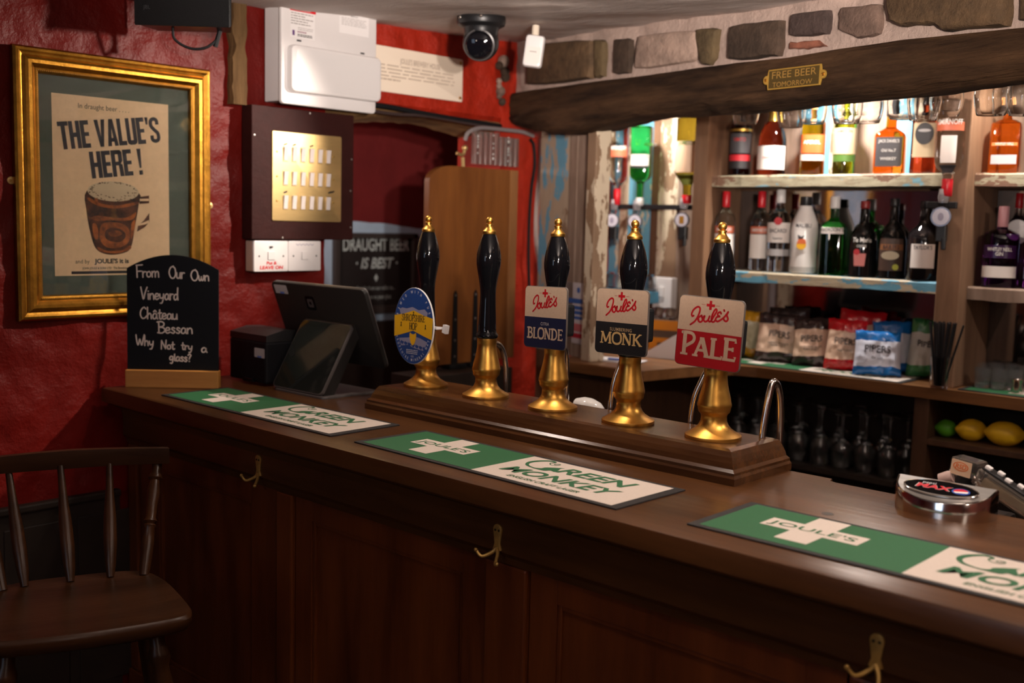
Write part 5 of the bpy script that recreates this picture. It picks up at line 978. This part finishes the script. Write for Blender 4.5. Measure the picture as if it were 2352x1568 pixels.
# ------------------------------------------------------------------ optics: upturned bottles in measures
def optic(px, py, y, label, tilt=0, amber=False, r=.035):
    q = at(px, py, y=y); t = thing('optic_measure', label, 'optic measure', tuple(q), (0, 0, math.atan2(-q.x, q.y)*.55), 'spirit measures under the upturned bottles')
    M().add(lathe([(r, 0), (r*1.04, .006), (r, .012)], 28), mat('optic_rim', (.16, .15, .17), .2, .5), FRONT, True).out('rim', t)
    m = M().add(lathe([(r*.86, .010), (r*.84, .0135), (.001, .0137)], 28), mat('optic_face', (.55, .52, .58), .2), FRONT, True)
    m.add(flat(rrect(r*.62, r*1.0, .002, 2) if amber else ell(r*.3, r*.42, 18), .0140), mat('optic_amber' if amber else 'optic_window', (.32, .15, .02) if amber else (.30, .27, .34), .25), FRONT); m.out('dial', t)
    M().add(bx(-.014, .014, .0, .03, r*.95, r*.95+.05, .003), CLEAR).add(lathe([(.016, 0), (.020, .02), (.016, .05)], 14), mat('optic_seal', (.36, .34, .35), .3), T_((0, .02, r*.9+.02)), True).out('chamber', t)
    M().add(bx(-.018, .018, .004, .05, -r*1.0-.055, -r*.85, .004), BLACKP).add(bx(.004, .020, .0, .02, -r-.085, -r-.04, .004), BLACKP).out('push_lever', t)
    return t, q
def upturned(cx, w, ty, q, label, prof, gls, labels, cap=CR_, **k):
    z0 = q.z+.075; fd = (Vector(q)-EYE).dot(CF); top = at(cx, ty, y=q.y).z
    x = at(cx, (ty+450)/2, y=q.y+.02).x
    return bottle('', label, q.x+.005, q.y+.022, z0, top-z0, w/2/FPX*fd, prof, gls, cap, labels, inv=True, group='upturned bottles in the measures', **k)
t1, q1 = optic(1407, 506, 4.20, 'round grey spirit measure under the clear upturned vodka beside the cream post'); t2, q2 = optic(1459, 508, 4.20, 'round grey spirit measure under the upturned green gin'); t3, q3 = optic(1567, 505, 4.20, 'round spirit measure with an amber window under the upturned whiskey', amber=True); t4, q4 = optic(2162, 498, 3.97, 'round pale spirit measure on the right hand post')
upturned(1404, 44, 281, q1, 'clear upturned vodka bottle beside the cream post', 'std', 'clear', [(.30, .42, 1.2, LB('vodka_red', (.5, .12, .06)), [('SMIRNOFF', .05, .3, INW, .75)]), (.46, .80, 1.0, LSIL, [])][:1], capz=.80)
upturned(1455, 48, 290, q2, 'bright green upturned gin bottle in a measure', 'shoulder', 'green', [(.36, .50, .8, LW, [("GORDON'S", .035, .3, INK, .75)]), (.50, .53, .8, LK, [])], CW, e=4)
upturned(1583, 58, 269, q3, 'upturned whiskey bottle with a large cream label', 'std', 'whisky', [(.28, .64, 1.15, LB('cream', (.56, .49, .33)), [('JAMESON', .05, .12, LGN, .75)]), (.66, .78, 1.2, LB('green_gold', (.20, .24, .05)), [])])
upturned(2192, 64, 226, q4, 'clear upturned vodka bottle on the right hand post', 'std', 'clear', [(.24, .33, 1.1, LB('vodka_red', (.5, .12, .06)), [('SMIRNOFF', .055, .3, INW, .75)]), (.38, .66, .55, LW, []), (.68, .76, .7, LG, [])], capz=.82)
a = at(1384, 474, y=4.24); b = at(1482, 484, y=4.24); c = at(1602, 484, y=4.24); 
tag(M().add(bx(a.x, c.x, 4.235, 4.25, a.z-.012, a.z+.012, .003), BLACKP).add(bx(a.x+.2, a.x+.23, 4.25, 4.36, a.z-.01, a.z+.01), BLACKP).add(bx(c.x-.2, c.x-.17, 4.25, 4.36, a.z-.01, a.z+.01), BLACKP).out('optic_rail'), 'black metal rail carrying the three upturned bottles on the left', 'rail')
d = at(2172, 470, y=4.02); tag(M().add(bx(d.x-.06, d.x+.05, 3.992, 4.008, d.z-.014, d.z+.010, .003), BLACKP).add(bx(d.x-.01, d.x+.012, 4.0, 4.032, d.z-.05, d.z, .002), BLACKP).out('optic_bracket'), 'black bracket on the right hand post holding one upturned bottle', 'bracket')
h_ = at(1500, 332, y=4.34); tag(M().add(tube([(h_.x, 4.36, h_.z), (h_.x+.02, 4.25, h_.z-.006)], .007, 8), mat('hook_white', (.6, .6, .58), .4), smooth=True).out('peg'), 'small white peg sticking out of the blue boards', 'peg')

# ------------------------------------------------------------------ hanging gin glasses
rq = BT @ Vector((1.75, .46, 2.245)); rk = thing('glass_rack', 'wooden rack under the ceiling behind the beam for hanging glasses', 'rack', tuple(rq), (0, 0, BA))
for i in range(6): M().add(bx(-1.25, 1.5, -.17+i*.065, -.150+i*.065, .0, .02, .002), BROWNW).out('slat', rk)
for x in (-1.1, .2, 1.4): M().add(bx(x-.02, x+.02, -.17, .18, .021, .055, .002), BROWNW).out('bearer', rk)
def goblet():
    t = thing('gin_glass', '', 'glass', (0, 0, 0), (0, 0, 0), 'gin glasses hanging behind the beam')
    o = [(.040, .0), (.0465, .025), (.0505, .055), (.049, .085), (.040, .108), (.024, .124), (.008, .132)]
    inn = [(r-.0016, z) for r, z in o[:-1]]; inn[-1] = (.020, .121)
    M().add(lathe([(.001, .118)]+inn[::-1]+[(.0392, -.0008)]+o, 26), CLEAR, smooth=True).out('bowl', t)
    M().add(lathe([(.008, .1318), (.0045, .145), (.0042, .20), (.006, .218), (.012, .223)], 12, cap=(False, True)), CLEAR, smooth=True).out('stem', t); M().add(lathe([(.012, .223), (.034, .226), (.036, .228), (.001, .230)], 24), CLEAR, smooth=True).out('foot', t)
    return t
g0 = goblet(); first = True
for px, py, dp, lab in ((1712, 285, .34, 'gin glass hanging above the dark cordial bottle, leftmost of the hanging glasses'), (1816, 292, .34, 'gin glass hanging to the right of the brown bottle with a white label'), (1866, 284, .46, 'gin glass hanging over the orange bottle'), (1944, 283, .34, 'gin glass hanging over the green whiskey bottle'), (1992, 282, .47, 'gin glass hanging between the green and the square whiskey bottles'),
                       (2072, 273, .46, 'gin glass hanging to the right of the square whiskey bottle'), (2120, 276, .34, 'gin glass hanging over the flat sided brown bottle'), (2172, 266, .47, 'gin glass hanging beside the upturned vodka on the right post'), (2276, 264, .36, 'gin glass hanging at the left of the blood orange gin'), (2318, 258, .48, 'gin glass hanging over the blood orange gin'), (2352, 264, .36, 'gin glass hanging at the right edge of the picture')):
    s_, z_ = onbeam(px, py, dp); q = BT @ Vector((s_, dp, z_)); k = (2.2445-q.z)/.231
    if first: g0.location = q; g0['label'] = lab; g0.scale = (1, 1, k); first = False
    else: dup(g0, q, None, lab, (1, 1, k))

# ------------------------------------------------------------------ wine glasses upside down under the back counter
def wine():
    t = thing('wine_glass', 'upturned stemmed glass on the dark shelf under the back counter', 'glass', (0, 0, 0), (0, 0, 0), 'upturned glasses under the back counter')
    o = [(.033, 0), (.040, .03), (.042, .06), (.039, .085), (.028, .108), (.010, .122), (.005, .128)]; i = [(r-.0014, z) for r, z in o[:5]]
    M().add(lathe([(.001, .105)]+i[::-1]+[(.0325, -.0006)]+o, 18), BARGL, smooth=True).out('bowl', t); M().add(lathe([(.005, .128), (.004, .15), (.004, .20), (.009, .217), (.034, .221), (.035, .223), (.001, .225)], 16, cap=(False, True)), BARGL, smooth=True).out('stem_and_foot', t)
    return t
w0 = wine(); k = 0
for j, y in enumerate((4.08, 4.175, 4.27)):
    for i in range(9):
        x = -2.52+.096*i+.03*(j % 2)+random.uniform(-.006, .006)
        if x > xd-.08: continue
        s = 1.06 if (i+j) % 3 else 1.0
        if k == 0: w0.location = (x, y, .711); w0.scale = (1, 1, s)
        else: dup(w0, (x, y, .711), None, None, (1, 1, s))
        k += 1

# ------------------------------------------------------------------ snack bags
def bag(label, cx, y, lean, w, h, cols, words, yaw, dpx=0, dep=.055, x=None):
    """cols=(edge colour, panel colour)"""
    n, mm = 17, 22; V = []; F = []; us = [2*i/(n-1)-1 for i in range(n)]; vs = [i/(mm-1) for i in range(mm)]
    def P(u, v, sgn):
        puff = dep/2*max(0, (1-abs(u)**3.2))**.5*max(0, 1-abs(2*v-1)**5)**.6
        crease = (.009*nz(u*2.2+cx*.1, v*3.2+sgn, 2)+.006*nz(u*6+cx*.3, v*7, 4))*min(1, (1-abs(u))*6)
        ww = w/2*(1-.05*math.sin(v*PI)-.07*v) ; z = h*v+(.004*math.sin(u*25) if v in (0, 1) else 0)
        return Vector((u*ww, -sgn*(puff+crease+.0006), z+.006*nz(u*2, v*2+cx, 5)))
    for sgn in (1, -1):
        b = len(V); V += [P(u, v, sgn) for v in vs for u in us]
        for j in range(mm-1):
            for i in range(n-1):
                f = [b+j*n+i, b+j*n+i+1, b+(j+1)*n+i+1, b+(j+1)*n+i]; F.append(f if sgn > 0 else f[::-1])
    t = thing('crisp_bag', label, 'crisps', (x if x is not None else at(cx, 840, y=y).x, y, 1.1085), (lean, .05*math.sin(cx), yaw), 'crisp bags on the back counter')
    m = M(); A, B = cols; half = len(F)//2
    fe = [f for i, f in enumerate(F) if i >= half or not (.18 < ((i//(n-1))/(mm-1)) < .74)]; fp = [f for i, f in enumerate(F) if i < half and (.18 < ((i//(n-1))/(mm-1)) < .74)]
    mlen = len(V)
    m.add((V, fe), A, smooth=True); m.add((V, fp), B, smooth=True); m.out('packet', t)
    l = M()
    def sf(q, z0): return P(max(-1, min(1, q.x/(w/2))), (z0+q.y)/h, 1)+Vector((0, -.0030, 0))
    for s, ch, zf, sxx in words:
        Vt, Ft = text(s, ch, sxx, 0, .02); l.add(([sf(v, zf*h) for v in Vt], Ft), mat('crisp_ink', (.04, .03, .035), .5))
    if l.v: l.out('lettering', t)
    return t
fo = dict(rough=.28)
PB = mat('packet_dark_brown', (.035, .018, .018), .22, spec=.8); PR = mat('packet_red', (.52, .006, .012), .22, spec=.8); PBL = mat('packet_blue', (.008, .13, .42), .22, spec=.8); PGR = mat('packet_green', (.03, .16, .05), .25, spec=.8); PY = mat('packet_yellow', (.62, .30, .015), .25)
PT_ = mat('packet_tan', (.72, .49, .36), .3, spec=.7); PW = mat('packet_pale', (.62, .64, .74), .3, spec=.7); PC = mat('packet_cream', (.62, .55, .36), .3)
PW2 = mat('packet_grey_white', (.42, .40, .36), .3)
WD = [('PIPERS', .026, .50, .95), ('KARNATAKA BLACK', .008, .36, .9), ('PEPPER & SALT', .008, .31, .9)]
L_ = -.16
bag('tan and dark brown crisp bag behind, leaning on the shelving', 1808, 4.27, -.10, .20, .225, (PB, PT_), WD, .10)
bag('yellow and cream crisp bag at the left end of the row', 1716, 4.19, -.20, .15, .20, (PY, PC), [], .45)
bag('tan and dark brown crisp bag, first of the two at the front left', 1785, 4.135, L_, .205, .205, (PB, PT_), WD, .34)
bag('tan and dark brown crisp bag beside the red bags', 1864, 4.14, L_, .165, .200, (PB, PT_), WD, .36)
bag('red crisp bag standing behind the front red bag', 1968, 4.25, -.1, .20, .235, (PR, PT_), [], .25)
bag('red and tan crisp bag in the middle of the row', 1938, 4.13, L_, .165, .205, (PR, PT_), [('PIPERS', .026, .50, .95), ('SWEET CHILLI', .008, .36, .9)], .34)
bag('blue crisp bag standing behind the front blue bag', 2046, 4.22, -.1, .16, .205, (PBL, PW), [], .30)
bag('blue and white crisp bag at the front of the row', 2014, 4.075, -.22, .185, .175, (PBL, PW), [('PIPERS', .028, .50, 1.0), ('SEA SALT', .009, .36, .9)], .42)
bag('green crisp bag behind the straw glass', 2126, 4.20, -.14, .15, .225, (PGR, PW2), [('PIPERS', .024, .52, .95)], .3)
# bar mats lying under them
bar_mat('bar_mat', 'green and white bar mat under the crisp bags on the back counter', -2.535, 3.985, 1.1005, .0); bar_mat('bar_mat', 'green and white bar mat under the tumblers on the back counter', -1.475, 4.01, 1.1005, .0)
# ------------------------------------------------------------------ straws in a glass
q = at(2157, 876, y=3.992); sgx = thing('straw_glass', 'tall clear glass full of black straws on the back counter', 'glass', (q.x, q.y, 1.101)); 
M().add(lathe([(.030, 0), (.033, .06), (.0375, .118), (.0358, .118), (.0312, .06), (.028, .010), (.001, .010)], 24), CLEAR, smooth=True).out('tumbler', sgx)
so = None
for i in range(20):
    a = i*2.4; r = .006+.021*math.sqrt((i+.5)/20); tx, ty = math.cos(a)*r, math.sin(a)*r
    base = (q.x+tx*.6, q.y+ty*.6, 1.1125); dirv = Vector((tx*1.45, ty*1.2, .25)).normalized()
    if i == 19: base = (q.x+.018, q.y, 1.1125); dirv = Vector((.062, .0, .25)).normalized()
    rot = dirv.to_track_quat('Z', 'Y').to_euler()
    if so is None:
        so = M().add(tube([(0, 0, 0), (0, 0, .235)], .0040, 8), BLACKP, smooth=True).out('straw', loc=base, rot=rot); tag(so, 'black drinking straw standing in the tall glass', 'straw', 'black straws in the glass')
    else:
        c_ = so.copy(); COL.objects.link(c_); c_.location = base; c_.rotation_euler = rot
        if i == 19: c_['label'] = 'black drinking straw leaning far out of the glass to the right'; del c_['group']
# ------------------------------------------------------------------ tumblers, jigger
def tumbler(label):
    t = thing('tumbler', label, 'glass', (0, 0, 0), (0, 0, 0), 'cut glass tumblers on the back counter')
    M().add(lathe([(.030, 0), (.034, .006), (.036, .03), (.037, .078), (.0352, .078), (.033, .03), (.030, .014), (.001, .014)], 20), mat('cut_glass', (.86, .87, .88), .0, trans=.96, ior=1.45, bump=(28, .22)), smooth=False).out('glass_body', t); return t
t0 = None
for px, py, lab in ((2256, 893, 'cut glass tumbler at the left front of the tumblers'), (2293, 897, 'cut glass tumbler in the middle of the front row'), (2330, 900, 'cut glass tumbler behind the steel measure'), (2250, 878, 'cut glass tumbler at the left of the second row'), (2286, 881, 'cut glass tumbler in the middle of the second row'), (2322, 884, 'cut glass tumbler at the right of the second row'), (2352, 890, 'cut glass tumbler cut off by the right edge of the picture'), (2275, 868, 'cut glass tumbler in the third row behind'), (2312, 871, 'cut glass tumbler at the right of the third row')):
    p = at(px, py, z=1.1)
    z = 1.106
    if t0 is None: t0 = tumbler(lab); t0.location = (p.x, p.y, z); t0.scale = (.82, .82, .95)
    else: dup(t0, (p.x, p.y, z), (0, 0, random.random()), lab)
p = at(2335, 906, z=1.1); jg = one(lathe([(.019, 0), (.021, .004), (.016, .030), (.021, .050), (.0195, .050), (.0145, .03), (.001, .028)], 20), STEEL, 'spirit_measure', loc=(p.x, p.y, 1.1055), smooth=True); tag(jg, 'small steel spirit measure in front of the tumblers', 'measure')
# ------------------------------------------------------------------ lemons and a lime in the cabinet
def fruit(name, label, px, py, r, col, yaw, el=1.25):
    p = at(px, py, y=4.09); z = zs_+r*.99; mt = mat(name+'_peel', col, .42, bump=(160, .25))
    pf = [(.004, -r*el*1.12), (.010, -r*el*1.05), (r*.35, -r*el*.96)]+[(r*math.sin(a), -r*el*math.cos(a)) for a in [PI*i/12 for i in range(2, 11)]]+[(r*.35, r*el*.96), (.010, r*el*1.06), (.004, r*el*1.14)]
    f = M().add(lathe(pf, 22), mt, smooth=True).out(name, loc=(p.x, 4.09, z), rot=(0, PI/2, yaw)); return tag(f, label, 'fruit')
fruit('lime', 'green lime at the left of the lemons in the cabinet', 2174, 985, .034, (.07, .26, .01), .4, 1.1); fruit('lemon', 'yellow lemon between the lime and the other lemon', 2232, 988, .042, (.72, .42, .012), .5); fruit('lemon', 'large yellow lemon at the right with a green tinged tip', 2308, 1000, .046, (.72, .40, .012), .25, 1.4)
# ------------------------------------------------------------------ left alcove clutter
a = at(1384, 660, y=4.30); b = at(1512, 660, y=4.30)
tag(one(bx(max(a.x, XW+.002), b.x, 4.20, 4.355, a.z-.055, a.z, .003), mat('bright_blue_paint', (.10, .36, .55), .5, var=(14, .25)), 'wall_shelf'), 'small blue flaking shelf in the left alcove with glass jars on it', 'shelf')
j0 = None
for px, lab in ((1398, 'glass jar on the small blue shelf beside the cream post'), (1425, 'glass jar on the small blue shelf, second from the left'), (1492, 'glass jar on the small blue shelf at its right end')):
    p = at(px, 655, y=4.27)
    if j0 is None:
        j0 = thing('glass_jar', lab, 'jar', (p.x, 4.27, a.z+.001), group='glass jars on the small blue shelf'); M().add(lathe([(.030, 0), (.036, .006), (.037, .05), (.030, .066), (.024, .072), (.022, .072), (.028, .062), (.034, .05), (.033, .01), (.001, .008)], 20), CLEAR, smooth=True).out('jar_body', j0); M().add(lathe([(.026, .073), (.026, .082), (.001, .084)], 18), CLEAR, smooth=True).out('lid', j0)
    else: dup(j0, (p.x, 4.27, a.z+.001), None, lab)
p = at(1530, 672, y=4.345); so_ = thing('wall_socket', 'white socket box on the grey boards behind the pumps', 'socket', (p.x, 4.359, p.z)); M().add(bx(-.055, .055, -.05, 0, -.075, .075, .006), WHITEP).out('box', so_); M().add(bx(-.014, .014, -.058, -.049, -.02, .03, .003), WHITEP).out('rocker', so_)
p = at(1525, 812, y=4.20); bo = thing('snack_box', 'orange and brown snack box standing behind the folded paper', 'box', (p.x, 4.20, 1.101), (0, 0, .3)); OB = mat('box_orange', (.60, .20, .01), .4); M().add(bx(-.085, .085, -.05, .05, 0, .135, .003), mat('box_brown', (.10, .06, .04), .5)).out('carton', bo)
m = M()
for z0, z1 in ((.088, .134), (.03, .052)): m.add(bx(-.0855, .0855, -.0515, -.05, z0, z1), OB)
m.add(bx(-.06, -.02, -.0518, -.05, .0, .03), OB); m.out('orange_bands', bo)
for px, lab in ((1512, 'round glass jar on top of the orange snack box, left one'), (1537, 'round glass jar on top of the orange snack box, right one')):
    p2 = at(px, 725, y=4.20); gj = one(lathe([(.022, 0), (.032, .01), (.034, .03), (.028, .048), (.020, .054), (.018, .054), (.030, .03), (.028, .01), (.001, .006)], 20), CLEAR, 'glass_jar', loc=(p2.x, 4.20, 1.2365), smooth=True); tag(gj, lab, 'jar')
p = at(1540, 826, y=3.90); PAPW = mat('white_paper', (.72, .68, .68), .6)
pp_ = M().add(prism([(-.13, 0), (.12, 0), (.12, .145), (.03, .10)], -.045, .045), PAPW, FRONT).out('paper_stand', loc=(p.x, 3.90, 1.1015), rot=(0, 0, .12)); tag(pp_, 'white folded card standing behind the red pump clip', 'card')
p = at(1420, 830, z=1.1); tag(M().add(bx(-.10, .10, -.05, .05, 0, .004, .001), PAPW).add(bx(-.09, .11, -.04, .055, .0041, .008, .001), PAPW, RZ(.15)).out('paper_pad', loc=(p.x, p.y, 1.1005), rot=(0, 0, .1)), 'small stack of white paper at the end of the back counter', 'paper')
tag(M().add(tube([(-.04, 0, .005), (.045, 0, .005)], .0045, 8), mat('pen_blue_plastic', (.03, .09, .42), .3), smooth=True).out('pen', loc=(p.x+.02, p.y-.035, 1.109), rot=(0, 0, .3)), 'blue pen lying on the white paper', 'pen')
# safety notice on the partition
s0, z0 = onbeam(1312, 648, .12); s1, z1 = onbeam(1338, 792, .12); q = BT @ Vector(((s0+s1)/2-.02, .128, (z0+z1)/2)); w_, h_ = (s1-s0)+.07, z0-z1
no = thing('safety_notice', 'white notice with blue and red bands behind the pump with the navy clip', 'notice', tuple(q), (0, 0, BA)); 
c = M().add(bx(-w_/2, w_/2, -.003, 0, -h_/2, h_/2), mat('notice_white', (.55, .50, .52), .5)); NB_ = mat('notice_blue', (.03, .10, .34), .5); NRD = mat('notice_red', (.45, .02, .04), .5)
for z0, z1, mt in ((.16, .24, NB_), (.06, .12, NB_), (-.02, .04, NB_), (-.10, -.05, NB_), (-.30, -.17, mat('notice_pink', (.50, .13, .14), .5)), (-.41, -.33, NRD)): c.add(bx(-w_/2+.004, w_/2-.006, -.0036, -.003, z0*h_, z1*h_), mt)
c.add(flat(ell(.012, .013, 18, w_*.12, h_*.38), .0038), NB_, FRONT); c.out('panel', no)
# brass sign on the beam
s, z = onbeam(1826, 178, -.004); q = BT @ Vector((s, -.006, z)); s2, _ = onbeam(1766, 190, -.004); s3, _ = onbeam(1886, 175, -.004); w_ = s3-s2; h_ = .062
br = thing('brass_sign', 'small brass plate about free beer screwed to the big beam', 'sign', tuple(q), (0, .02, BA)); 
out = [(-w_/2, -h_/2), (w_/2, -h_/2), (w_/2+.004, -h_*.22)]+[(w_/2+.010+.012*math.cos(a), .013*math.sin(a)) for a in [-PI/2.2+PI/1.1*i/8 for i in range(9)]]+[(w_/2+.004, h_*.22), (w_/2, h_/2), (-w_/2, h_/2), (-w_/2-.004, h_*.22)]+[(-w_/2-.010-.012*math.cos(a), -.013*math.sin(a)) for a in [-PI/2.2+PI/1.1*i/8 for i in range(9)]]+[(-w_/2-.004, -h_*.22)]
M().add(plate(out, .005, .001), mat('sign_brass', (.60, .36, .07), .38, .6), FRONT).add(flat([(-w_/2+.004, -h_/2+.004), (w_/2-.004, -h_/2+.004), (w_/2-.004, h_/2-.004), (-w_/2+.004, h_/2-.004)], .0053), mat('sign_field', (.15, .10, .03), .5, .7, bump=(200, .4)), FRONT).out('plate', br)
l = M(); LBR = mat('sign_raised_brass', (.55, .32, .08), .38, .6); l.add(text('FREE BEER', .022, w_*.88/.022/6.4, 0, .0), LBR, FRONT @ T_((0, .002, .0058))); l.add(text('TOMORROW', .0155, w_*.62/.0155/6.9, 0, .0), LBR, FRONT @ T_((-.004, -.024, .0058))); l.out('lettering', br)
for s in (-1, 1): M().add(lathe([(.0055, 0), (.005, .002), (.001, .0035)], 12), BRASS, FRONT @ T_((s*(w_/2+.011), 0, .005)), True).out('screw', br)
